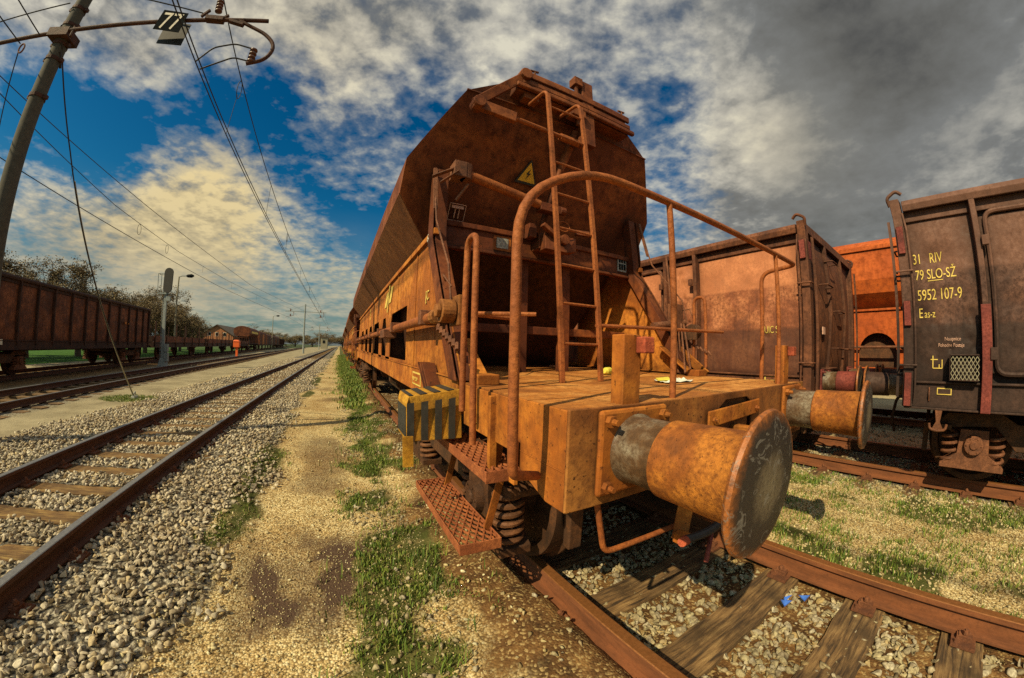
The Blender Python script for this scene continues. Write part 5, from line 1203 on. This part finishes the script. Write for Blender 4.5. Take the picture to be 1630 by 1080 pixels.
wire('contact_wire', [(-2.74, -54, 5.60), (-2.72, 5.2, 5.50), (-2.94, 65, 5.61), (-3.04, 125, 5.65), (-3.04, 245, 5.65)], .0085, 'right strand of the paired contact wires above the near left track')
wire('messenger_wire', [(-2.86 - .0022 * (y - 5), y, mess(y)) for y in ysn], .009, 'sagging carrier wire with loop droppers above the near left track', droppers=[(-2.86 - .0022 * (y - 5), y, mess(y), 5.6, k % 2 == 0) for k, y in enumerate((7.4, 12.6, 17.8, 25, 33, 41, 49, 57))])
wire('contact_wire', [(-9.2, -20, 5.5), (-9.42, 9, 5.5), (-9.9, 30, 5.6), (-9.0, 65, 5.9), (-9.8, 125, 6.0)], .011, 'lower contact wire over the second left track')
wire('messenger_wire', [(-7.2, -15, 6.9), (-7.75, 4, 6.1), (-7.95, 7.5, 5.92), (-8.6, 13, 5.85), (-9.05, 20, 5.9), (-9.3, 30, 6.1), (-9.1, 45, 6.5), (-8.75, 65, 7.4), (-9.6, 95, 6.8), (-9.4, 125, 7.4)], .0085, 'carrier wire over the second left track, slung above the lower contact wire', droppers=[(-8.25, 10, 5.90, 5.52, False), (-8.75, 15.2, 5.86, 5.54, True), (-9.0, 18.5, 5.88, 5.56, True), (-9.1, 24, 5.97, 5.58, False), (-9.2, 31, 6.12, 5.6, False), (-9.1, 40, 6.35, 5.68, False)])
wire('feeder_wire', [(-7.7, -15, 6.4), (-7.8, 6.5, 6.2), (-7.8, 14, 6.14), (-7.8, 32, 6.1), (-6.4, 64.9, 7.1), (-6.9, 125, 7.1)], .0085, 'single feeder wire running left of the masts')
wire('feeder_wire', [(-6.25, MY - .16, 6.04), (-4.3, 2.6, 4.75), (-2.2, -1.2, 3.0)] if False else [(-6.27, MY - .1, 5.95), (-7.9, -8, 8.2)], .009, 'outer one of two wires leading from the mast arm out at the top left')
wire('feeder_wire', [(-5.95, MY - .1, 6.12), (-6.9, -8, 8.6)], .009, 'inner one of two wires leading from the mast arm out at the top left')
wire('hanger_wire', [(-6.15, MY - .16, 5.72), (-7.42, 6.5, 4.9), (-8.8, 7.9, 4.0)], .008, 'thin wire hanging from the eyelet left of the mast')
gw = wire('guy_wire', [(-5.39, MY - .1, 5.92), (-5.45, 6.4, 4.55), (-5.55, 8.3, 2.2), (-5.67, 10.21, -.12)], .011, 'long guy wire running from the mast down to the gravel', 'guy wire')
mb = MB(); mb.cyl((-5.47, 6.75, 4.15), (-5.67, 10.16, -.08), .017, .019, 8); mb.build('wire_sleeve', 'plank', gw)
mb = MB(); mb.cyl((-5.395, MY - .05, 5.78), (-5.405, MY + .12, 5.58), .03, .022, 8); mb.build('turnbuckle', 'wire', gw)
mb = MB(); mb.tube([(-5.67, 10.16, -.10), (-5.66, 10.26, -.02), (-5.69, 10.34, -.18)], .02, 6); mb.cyl((-5.66, 10.24, -.25), (-5.66, 10.24, -.13), .12, .09, 9); mb.build('anchor_foot', 'plate', gw)
def spot(x, y, r, n):
    a = RNG.uniform(0, 2 * PI, n); q = r * np.sqrt(RNG.random(n)); px = x + q * np.cos(a) * 1.3; py = y + q * np.sin(a); return np.stack([px, py, gz(px, py)], 1)
blades('grass', spot(-5.75, 10.1, .62, 500), .02, .06, 'grass', 'round patch of grass at the foot of the guy wire')

# ------------------------------------------------------------------ signal, lamps, small trackside things
M['sighead'] = plain('signal_head_back', (.045, .042, .036), .8)
def signal():
    x, y = -10.6, 22.4; R_ = empty('signal_mast', (x, y, GZ), 'grey railway signal with oval black head and ladder cage between the left tracks', 'railway signal'); SH = (x, y, GZ)
    def part(mb, nm, mat, parent=R_, **k): return mb.build(nm, mat, parent, shift=SH, **k)
    mb = MB(); mb.prism([(x - .26, y - .2, GZ), (x + .26, y - .2, GZ), (x + .14, y - .1, .3), (x - .14, y - .1, .3)], (0, .4, 0)); part(mb, 'foot', 'grey', bev=.02)
    mb = MB(); mb.box(x - .09, x + .09, y - .06, y + .06, .2, 4.1); part(mb, 'post', 'grey', bev=.01)
    mb = MB(); mb.box(x + .12, x + .36, y - .15, y + .1, .12, .62); mb.box(x + .12, x + .34, y - .12, y + .1, .66, 1.1); part(mb, 'cabinet', 'grey', bev=.02)
    hx = x + .12; hd = MB(); pts = []
    for k in range(24):
        a = k / 24 * 2 * PI; pts.append((hx + .27 * math.cos(a), y - .2, 4.72 + (.45 if math.sin(a) > 0 else -.45) + .27 * math.sin(a)))
    hd.prism(pts, (0, .1, 0)); H_ = part(hd, 'signal_head', 'sighead')
    for k in range(4):
        mb = MB(); mb.lathe([(0, .10), (.10, .11), (.22, .115), (.22, .10)], (hx, y - .1, 4.20 + k * .34), (0, 1, 0), 16); part(mb, 'lamp_hood', 'sigblk', H_)
    mb = MB(); mb.tube([(x - .55, y, 5.10), (x - .60, y + .3, 5.10), (x - .40, y + .3, 5.10)], .02, 6)
    for a in (-.62, -.40, -.22): mb.tube([(x + a, y, 5.12), (x + a * .9, y, 4.05), (x - .05, y, 3.9)], .02, 6)
    mb.tube([(x - .62, y, 5.12), (x - .22, y, 5.12)], .02, 6); mb.box(x - .5, x + .3, y - .15, y + .2, 3.92, 3.97); part(mb, 'maintenance_cage', 'grey')
    mb = MB(); mb.box(x + .05, x + .3, y - .1, y + .1, 3.55, 3.85); part(mb, 'relay_box', 'grey')
    mb = MB()
    for k in range(13): z = .5 + k * .27; mb.cyl((x - .22, y + .1, z), (x + .06, y + .1, z), .012, .012, 6)
    mb.cyl((x - .22, y + .1, .3), (x - .22, y + .1, 3.9), .015, .015, 6); part(mb, 'ladder', 'grey')
signal()
def street_lamp(x, y, hgt, label):
    R_ = empty('street_lamp', (x, y, GZ), label, 'street lamp', 'yard lamps beyond the left wagons'); SH = (x, y, GZ)
    mb = MB(); mb.cyl((x, y, GZ), (x, y, hgt), .12, .07, 10); mb.build('pole', 'plank', R_, shift=SH, smooth=True)
    mb = MB(); mb.tube([(x, y, hgt - .05), (x + .3, y, hgt + .08), (x + 1.0, y, hgt + .12)], .05, 8); mb.build('arm', 'grey', R_, shift=SH)
    mb = MB(); mb.lathe([(0, .06), (.15, .16), (.6, .2), (.85, .08)], (x + .8, y, hgt + .10), (1, 0, .05), 12); mb.build('lamp_housing', 'sigblk', R_, shift=SH, smooth=True)
street_lamp(-17.9, 40.5, 7.9, 'yard lamp just right of the railway signal'); street_lamp(-17.6, 98, 8.3, 'distant yard lamp above the dull brown wagons')
R_ = empty('signal_box', (-11.15, 41, GZ), 'small bright orange box on a post beside the second left track', 'trackside box'); SHB = (-11.15, 41, GZ)
mb = MB(); mb.box(-11.5, -10.85, 40.75, 41.25, .82, 1.42); mb.prism([(-11.55, 40.7, 1.42), (-10.8, 40.7, 1.42), (-11.0, 40.8, 1.6), (-11.4, 40.8, 1.6)], (0, .5, 0)); mb.build('box', 'orangebox', R_, shift=SHB, bev=.03)
mb = MB(); mb.box(-11.26, -11.04, 40.9, 41.1, GZ, .82); mb.build('post', 'orangebox', R_, shift=SHB)
# litter
mb = MB(); n = 9; rs = random.Random(4)
for i in range(n):
    for j in range(n): mb.v.append((2.02 + .36 * i / (n - 1) + rs.uniform(-.02, .02), 1.52 + .15 * j / (n - 1) + rs.uniform(-.012, .012) + .02 * math.sin(i), 1.184 + abs(rs.gauss(0, .011))))
mb.f = [(i * n + j, (i + 1) * n + j, (i + 1) * n + j + 1, i * n + j + 1) for i in range(n - 1) for j in range(n - 1)]
mb.build('litter_sheet', 'paper', label='crumpled white paper lying on the wagon deck', cat='litter')
mb = MB(); mb.lathe([(0, .02), (.03, .035), (.10, .036), (.13, .012)], (2.22, 2.40, 1.215), (1, .3, 0), 12); mb.build('yellow_can', 'litteryel', label='yellow can lying on the deck behind the ladder', cat='litter')
mb = MB(); mb.prism([(2.00, 1.60, 1.196), (2.08, 1.55, 1.20), (2.12, 1.60, 1.21), (2.05, 1.66, 1.20)], (0, 0, .01)); mb.build('yellow_wrapper', 'litteryel', label='yellow wrapper next to the white paper on the deck', cat='litter')
mb = MB()
for (a, b, c, d) in (((2.22, .58), (2.28, .56), (2.29, .60), (2.24, .62)), ((2.36, .50), (2.42, .49), (2.41, .52), (2.37, .55)), ((2.27, .60), (2.34, .585), (2.35, .60), (2.28, .615))): mb.prism([(x, y, -.150 + .02 * (i % 2)) for i, (x, y) in enumerate((a, b, c, d))], (0, 0, .004))
mb.build('blue_wrapper', 'blue', label='torn blue wrapper on the stones between the rails', cat='litter')

# ------------------------------------------------------------------ trees, houses, hills
def tree_mesh(seed, hgt, spread, leafy=.5):
    rs = random.Random(seed); tr = MB(); br = MB(); leaves = []
    tr.tube([(0, 0, 0), (rs.uniform(-.1, .1), rs.uniform(-.1, .1), hgt * .25), (rs.uniform(-.2, .2), rs.uniform(-.2, .2), hgt * .5)], [hgt * .028, hgt * .021, hgt * .014], 8)
    def grow(p, d, L, r, lev):
        q = p + d * L * .5 + Vector((rs.gauss(0, .05), rs.gauss(0, .05), rs.gauss(0, .03))) * L; e = q + (d + Vector((rs.gauss(0, .15), rs.gauss(0, .15), .1))).normalized() * L * .5
        br.tube([p, q, e], [r, r * .75, r * .5], 5 if lev < 2 else 3)
        if lev >= 4:
            for _ in range(3):
                leaves.append(e + Vector((rs.gauss(0, .12), rs.gauss(0, .12), rs.gauss(0, .12))) * L * 2.0)
            return
        for k in range(3 if lev < 3 else 4):
            nd = (d + Vector((rs.gauss(0, .55), rs.gauss(0, .55), rs.gauss(.12, .32)))).normalized()
            grow(p + (e - p) * rs.uniform(.45, 1.0), nd, L * rs.uniform(.58, .8), r * .55, lev + 1)
    for k in range(12):
        z = hgt * rs.uniform(.16, .5); a = rs.uniform(0, 2 * PI); grow(Vector((0, 0, z)), Vector((math.cos(a) * spread, math.sin(a) * spread, rs.uniform(.5, 1.3))).normalized(), hgt * rs.uniform(.18, .26), hgt * .009, 0)
    P = np.array([tuple(p) for p in leaves for _ in range(4)]); P += np.random.default_rng(seed).normal(0, hgt * .012, P.shape)
    lf = MB(); k = int(len(P) * leafy); idx = np.random.default_rng(seed).permutation(len(P))[:k]
    g = np.random.default_rng(seed + 1)
    for i in idx:
        p = P[i]; a = g.normal(size=3); a /= np.linalg.norm(a); b = np.cross(a, g.normal(size=3)); b /= np.linalg.norm(b); s_ = hgt * g.uniform(.005, .011)
        lf.v += [tuple(p - a * s_), tuple(p + b * s_ * .6), tuple(p + a * s_), tuple(p - b * s_ * .6)]; n = len(lf.v); lf.f.append((n - 4, n - 3, n - 2, n - 1))
    return tr, br, lf
TP = []
for seed, hg, spd, lf_ in ((3, 8., 1.0, 1.), (8, 8., .8, .9), (21, 8., 1.2, 1.)):
    tr, br, lf = tree_mesh(seed, hg, spd, lf_); r = empty('bare_tree', (0, 0, -50), 'x', 'tree', 'spring trees behind the left wagons')
    tr.build('trunk', 'bark', r); c = br.build('branches', 'bark', r); lf.build('crown', 'leaf', r); TP.append(r)
tl = [(-20.5, 19.5, 6.6, 'bushy tree standing nearest the mast, above the left gondola'), (-21.5, 24, 6.0, 'low bushy tree next to the one by the mast, over the gondola'), (-21, 29, 7.7, 'tallest tree above the left gondola'), (-22, 33.5, 6.8, 'twiggy tree right of the tallest one, above the gondola'), (-20.5, 36.5, 6.4, 'rounded tree above the far half of the gondola'), (-22, 42, 7.6, 'open crowned tree crossed by the guy wire'), (-21, 45, 7.0, 'slim tree above the end of the gondola'), (-22, 49.5, 7.6, 'spreading tree just left of the signal'), (-23, 54, 7.0, 'tree behind the signal post'), (-25, 62, 6.4, 'sparse tree right of the yard lamp'), (-28, 72, 5.6, 'low tree ending the row beside the brick house'),
      (-25, 27, 7.0, 'second row tree behind the near half of the gondola'), (-26, 38, 7.6, 'second row tree behind the middle of the gondola'), (-27, 50, 7.8, 'second row tree behind the far end of the gondola'), (-24, 21.5, 7.0, 'dense tree beginning the second row beside the mast'), (-29, 60, 7.4, 'second row tree behind the signal')]
for i, (x, y, hg, lab) in enumerate(tl):
    hg *= .97
    c = TP[i] if i < 3 else copy_tree(TP[i % 3]); c.location = (x, y, GZ - .1); c.scale = (hg / 8 * random.uniform(1.15, 1.45),) * 2 + (hg / 8,); c.rotation_euler = (0, 0, random.uniform(0, 6.28)); c['label'] = lab
farl = [(-62, 210), (-48, 215), (-36, 222), (-27, 230), (-18, 250), (-9, 262), (2, 270), (14, 265), (-75, 205), (-90, 200), (24, 262), (-42, 235)]
for i, (x, y) in enumerate(farl):
    c = copy_tree(TP[i % 3]); s_ = random.uniform(1.15, 1.6); c.location = (x, y, -2.2); c.scale = (s_ * 1.9, s_ * 1.9, s_ * 1.05); c.rotation_euler = (0, 0, random.uniform(0, 6.28)); c['group'] = 'far trees around the vanishing point'; c['label'] = 'small tree in the low wooded belt beyond the end of the tracks'
def house(x0, x1, y0, dep, ze, zr, wallm, roofm, label, wins=3):
    xc = (x0 + x1) / 2; R_ = empty('house', (xc, y0 + dep / 2, GZ), label, 'house'); SH = (xc, y0 + dep / 2, GZ)
    mb = MB(); mb.prism([(x0, y0, GZ), (x1, y0, GZ), (x1, y0, ze), (xc, y0, zr), (x0, y0, ze)], (0, dep, 0)); mb.build('wall', wallm, R_, shift=SH)
    for s in (-1, 1):
        X = x0 if s < 0 else x1; dx = s * .8; sl = (zr - ze) / abs(xc - X)
        mb = MB(); mb.prism([(xc, y0 - .6, zr + .12), (X + dx, y0 - .6, ze - sl * .8 + .12), (X + dx, y0 - .6, ze - sl * .8 + .4), (xc, y0 - .6, zr + .4)], (0, dep + 1.2, 0)); mb.build('roof', roofm, R_, shift=SH)
    for k in range(wins):
        xw = xc + (k - (wins - 1) / 2) * (x1 - x0) * .24; mb = MB(); mb.box(xw - .65, xw + .65, y0 - .06, y0 - .01, ze - .3, ze + 1.2); w_ = mb.build('window', 'white', R_, shift=SH)
        mb = MB(); mb.box(xw - .5, xw + .5, y0 - .09, y0 - .065, ze - .15, ze + 1.05); mb.build('pane', 'sigblk', w_, shift=SH)
M['brick'] = plain('red_brick_wall', (.42, .17, .07), .9, 0, .4, 3); M['roof'] = plain('dark_tile_roof', (.10, .075, .055), .9, 0, .4, 4); M['pale'] = plain('pale_plaster', (.55, .5, .4), .9); M['redroof'] = plain('red_tile_roof', (.35, .10, .06), .9)
house(-55.5, -42.5, 150, 26, 3.6, 7.4, 'brick', 'roof', 'brick gable house with three windows beyond the stake wagons')
house(-66, -60, 160, 8, 2.5, 4.4, 'pale', 'redroof', 'small pale house with red roof left of the brick gable', 2); house(-60, -57.5, 140, 6, 2.4, 4.2, 'redroof', 'redroof', 'tiny red roofed shed between the pale house and the brick gable', 1)
R_ = empty('trackside_hut', (-6.6, 160, GZ), 'small brown tower hut near the vanishing point', 'hut'); SHH = (-6.6, 160, GZ)
mb = MB(); mb.box(-8, -5.2, 158, 162, GZ, 4.6); mb.build('wall', 'plank', R_, shift=SHH); mb = MB(); mb.box(-8.3, -4.9, 157.6, 162.4, 4.6, 5.0); mb.build('roof', 'roof', R_, shift=SHH); mb = MB(); mb.box(-7.2, -6.2, 157.9, 157.99, 2.2, 3.4); mb.build('window', 'sigblk', R_, shift=SHH)
# hills
def hills():
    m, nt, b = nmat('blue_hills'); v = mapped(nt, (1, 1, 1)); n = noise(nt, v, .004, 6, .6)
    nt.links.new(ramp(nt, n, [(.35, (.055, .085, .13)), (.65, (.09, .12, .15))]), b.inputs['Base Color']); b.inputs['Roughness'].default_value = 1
    th = np.linspace(-.75, .55, 180); rs_ = np.linspace(0, 1, 14); V = []
    for t in th:
        az = t; hh = 40 + 75 * fbm(np.array(t + 5.), np.array(1.2), 5., 5) + 45 * math.exp(-((t + .285) / .07) ** 2)
        for r in rs_: R = 3000 + 900 * r; V.append((R * math.sin(az), R * math.cos(az), -5 + float(hh) * math.sin(PI * min(1, r) * .5) * (.9 + .2 * float(fbm(np.array(t * 30), np.array(r * 3), 1.)))))
    n_, k = len(th), len(rs_); I = np.arange(n_ * k).reshape(n_, k); F = np.stack([I[:-1, :-1], I[1:, :-1], I[1:, 1:], I[:-1, 1:]], -1).reshape(-1, 4)
    o = fast_mesh('hills', np.array(V), F, m, True); o['kind'] = 'structure'
hills()

# ------------------------------------------------------------------ camera (stereographic fisheye lens), light, sky
YAW, PITCHC, ROLL, CH_ = .4827, .0335, .0255, 1.3837
cd = bpy.data.cameras.new('camera'); cam = bpy.data.objects.new('camera', cd); COL.objects.link(cam); sc.camera = cam
cd.type = 'PANO'; cd.panorama_type = 'FISHEYE_LENS_POLYNOMIAL'; cd.sensor_width = 36; cd.sensor_fit = 'HORIZONTAL'; cd.fisheye_fov = math.radians(200)
cd.fisheye_polynomial_k0 = 9.70809321252914e-05; cd.fisheye_polynomial_k1 = -0.08140689886854063; cd.fisheye_polynomial_k2 = 3.022711027701275e-06
cd.fisheye_polynomial_k3 = 5.00297535576677e-05; cd.fisheye_polynomial_k4 = -8.674961560622974e-07
cd.clip_start = .02; cd.clip_end = 20000
cy_, sy_, cp_, sp_ = math.cos(YAW), math.sin(YAW), math.cos(PITCHC), math.sin(PITCHC)
fwd = Vector((sy_ * cp_, cy_ * cp_, sp_)); rgt = Vector((cy_, -sy_, 0)); upv = rgt.cross(fwd)
r2 = rgt * math.cos(ROLL) + upv * math.sin(ROLL); u2 = -rgt * math.sin(ROLL) + upv * math.cos(ROLL)
cam.matrix_world = Matrix(((r2.x, u2.x, -fwd.x, 0), (r2.y, u2.y, -fwd.y, 0), (r2.z, u2.z, -fwd.z, CH_), (0, 0, 0, 1)))
w = bpy.data.worlds.new('World'); sc.world = w; w.use_nodes = True
nt = w.node_tree; bg = nt.nodes['Background']; LK = nt.links.new
SUN_EL, SUN_AZ = math.radians(41), math.radians(-113)    # sun on the left, a little behind the viewer
sky = nt.nodes.new('ShaderNodeTexSky'); sky.sky_type = 'NISHITA'; sky.sun_disc = False; sky.sun_elevation = SUN_EL; sky.sun_rotation = SUN_AZ; sky.altitude = 300
tc = nt.nodes.new('ShaderNodeTexCoord'); nrm = nt.nodes.new('ShaderNodeVectorMath'); nrm.operation = 'NORMALIZE'; LK(tc.outputs['Generated'], nrm.inputs[0]); D = nrm.outputs[0]
sp = nt.nodes.new('ShaderNodeSeparateXYZ'); LK(D, sp.inputs[0])
zz = math_(nt, 'MAXIMUM', sp.outputs[2], 0.)
zc = math_(nt, 'ADD', zz, .16)
cmb = nt.nodes.new('ShaderNodeCombineXYZ'); LK(math_(nt, 'DIVIDE', sp.outputs[0], zc), cmb.inputs[0]); LK(math_(nt, 'DIVIDE', sp.outputs[1], zc), cmb.inputs[1]); CP = cmb.outputs[0]
F_, R3 = 556.7913, None
def pdir(px, py):       # direction in the sky of a cloud feature seen from the yard
    x, y = px - 815, -(py - 540); r = math.hypot(x, y); th = 2 * math.atan(r / (2 * F_)); s = math.sin(th) / r
    return (r2 * (x * s) + u2 * (y * s) + fwd * math.cos(th)).normalized()
def blob(px, py, rad, wgt):
    d = nt.nodes.new('ShaderNodeVectorMath'); d.operation = 'DOT_PRODUCT'; LK(D, d.inputs[0]); d.inputs[1].default_value = pdir(px, py)
    k = 1 / (1 - math.cos(math.radians(rad)))
    e = math_(nt, 'EXPONENT', math_(nt, 'MULTIPLY', math_(nt, 'SUBTRACT', d.outputs['Value'], 1.), k)); return math_(nt, 'MULTIPLY', e, wgt)
def total(lst):
    a = blob(*lst[0])
    for b in lst[1:]: a = math_(nt, 'ADD', a, blob(*b))
    return a
cover = total([(340, 320, 10, .22), (240, 350, 9, .12), (600, 60, 12, .13), (800, 50, 12, .13), (1400, 90, 24, .36), (1290, 280, 14, .26), (1600, 200, 22, .35), (120, 5, 8, .22), (250, 90, 4, .14), (400, 20, 8, .22), (215, 110, 5, .12), (90, 330, 9, .10), (560, 180, 7, .05),
               (220, 190, 9, -.16), (340, 170, 9, -.15), (440, 220, 7, -.15), (540, 270, 7, -.08), (620, 160, 8, -.05), (500, 80, 6, .06), (90, 150, 7, -.12), (150, 240, 6, -.14), (590, 360, 4.5, -.25), (640, 250, 6, -.07), (500, 330, 5, -.10), (455, 110, 5, -.10), (700, 175, 8, -.14), (1060, 150, 7, -.12), (1070, 250, 8, -.16), (20, 150, 7, -.12)])
dark = total([(1430, 70, 13, .42), (1270, 10, 11, .25), (1620, 160, 14, .12), (1220, 200, 9, -.25), (1130, 90, 8, -.15), (60, 20, 8, .2), (1180, 330, 9, .10), (150, 400, 9, .30), (350, 455, 7, .35), (1330, 330, 11, .30), (620, 5, 7, .25)])
warm = total([(340, 320, 13, .9), (330, 480, 14, .6), (560, 430, 8, .8), (120, 370, 9, .55), (500, 60, 14, .25), (1250, 230, 10, .25)])
n1 = noise(nt, CP, .95, 9, .60, .1); n2 = noise(nt, CP, 4.6, 8, .62, .12)
mpc = nt.nodes.new('ShaderNodeMapping'); mpc.inputs['Scale'].default_value = (1, 1, 1); mpc.inputs['Rotation'].default_value = (0, 0, .6); LK(CP, mpc.inputs[0])
wv = nt.nodes.new('ShaderNodeTexNoise'); wv.inputs['Scale'].default_value = 13; wv.inputs['Detail'].default_value = 4; wv.inputs['Roughness'].default_value = .55; wv.inputs['Distortion'].default_value = .15; LK(mpc.outputs[0], wv.inputs['Vector'])
dens = math_(nt, 'ADD', math_(nt, 'ADD', math_(nt, 'MULTIPLY', n1, .50), math_(nt, 'MULTIPLY', n2, .36)), math_(nt, 'MULTIPLY', wv.outputs['Fac'], .34))
dens = math_(nt, 'ADD', dens, cover)
cl = ramp(nt, dens, [(.47, (0, 0, 0)), (.55, (.18,) * 3), (.64, (.60,) * 3), (.76, (1, 1, 1))])
smo = math_(nt, 'SUBTRACT', 1., math_(nt, 'MULTIPLY', math_(nt, 'MINIMUM', total([(1480, 130, 19, 1.1), (1280, 300, 12, .8), (1250, 30, 9, .4), (350, 470, 6, .3)]), 1.), .80))
# haze bank near the horizon
el = ramp(nt, zz, [(.0, (1, 1, 1)), (.10, (.90,) * 3), (.22, (.25,) * 3), (.36, (0, 0, 0))])
# blue: the physical sky, deepened
hs = nt.nodes.new('ShaderNodeHueSaturation'); hs.inputs['Saturation'].default_value = 1.55; hs.inputs['Value'].default_value = .74; LK(sky.outputs[0], hs.inputs['Color'])
blue = mixc(nt, 1., hs.outputs[0], (.40, 1.05, .95), 'MULTIPLY')
# cloud colour: thick parts grey, lit edges cream
hi = math_(nt, 'ADD', math_(nt, 'MULTIPLY', math_(nt, 'SUBTRACT', n2, .5), -1.8), math_(nt, 'MULTIPLY', math_(nt, 'SUBTRACT', wv.outputs['Fac'], .5), -1.2))
shade = math_(nt, 'ADD', math_(nt, 'MULTIPLY', math_(nt, 'SUBTRACT', math_(nt, 'MINIMUM', dens, .80), .62), 1.0), math_(nt, 'MULTIPLY', hi, math_(nt, 'MULTIPLY', smo, ramp(nt, zz, [(.04, (.25,) * 3), (.32, (1, 1, 1))]))))
shade = math_(nt, 'ADD', shade, math_(nt, 'MULTIPLY', math_(nt, 'SUBTRACT', n1, .5), -1.2))
shade = math_(nt, 'ADD', shade, math_(nt, 'ADD', dark, .20))
shade = math_(nt, 'SUBTRACT', shade, math_(nt, 'MULTIPLY', warm, .35))
cc = ramp(nt, shade, [(.0, (7.0, 6.6, 5.3)), (.25, (4.8, 4.6, 4.0)), (.55, (2.0, 2.05, 2.0)), (.85, (1.3, 1.3, 1.22)), (1., (.78, .79, .78))])
wm = nt.nodes.new('ShaderNodeMix'); wm.data_type = 'RGBA'; wm.blend_type = 'MULTIPLY'; LK(math_(nt, 'MINIMUM', warm, 1.), wm.inputs[0]); LK(cc, wm.inputs[6]); wm.inputs[7].default_value = (1.12, .95, .62, 1); cc = wm.outputs[2]
c = nt.nodes.new('ShaderNodeMix'); c.data_type = 'RGBA'; LK(cl, c.inputs[0]); LK(blue, c.inputs[6]); LK(cc, c.inputs[7])
hz = ramp(nt, math_(nt, 'ADD', math_(nt, 'ADD', math_(nt, 'MULTIPLY', n1, .65), math_(nt, 'MULTIPLY', n2, .35)), math_(nt, 'MULTIPLY', warm, .12)), [(.38, (1.15, 1.55, 1.75)), (.5, (1.9, 2.2, 2.1)), (.66, (4.2, 3.9, 2.9))])
h = nt.nodes.new('ShaderNodeMix'); h.data_type = 'RGBA'; LK(math_(nt, 'MULTIPLY', el, .8), h.inputs[0]); LK(c.outputs[2], h.inputs[6]); LK(hz, h.inputs[7])
LK(h.outputs[2], bg.inputs[0]); bg.inputs[1].default_value = .1
w.cycles.sampling_method = 'MANUAL'; w.cycles.sample_map_resolution = 1024
sd = bpy.data.lights.new('sun', 'SUN'); so = bpy.data.objects.new('sun', sd); COL.objects.link(so); sd.energy = 5.0; sd.angle = math.radians(.6); sd.color = (1, .82, .50)
so['kind'] = 'helper' if False else 'structure'
dv = Vector((math.sin(SUN_AZ) * math.cos(SUN_EL), math.cos(SUN_AZ) * math.cos(SUN_EL), math.sin(SUN_EL)))
so.rotation_euler = dv.to_track_quat('Z', 'Y').to_euler(); so.location = (-20, -10, 20)
sc.view_settings.view_transform = 'Standard'; sc.view_settings.look = 'None'; sc.view_settings.exposure = 0
sc.render.engine = 'CYCLES'; sc.cycles.use_denoising = False; sc.render.filter_size = 1.25; sc.cycles.max_bounces = 5; sc.cycles.diffuse_bounces = 3; sc.cycles.transparent_max_bounces = 4
sc.cycles.use_adaptive_sampling = True
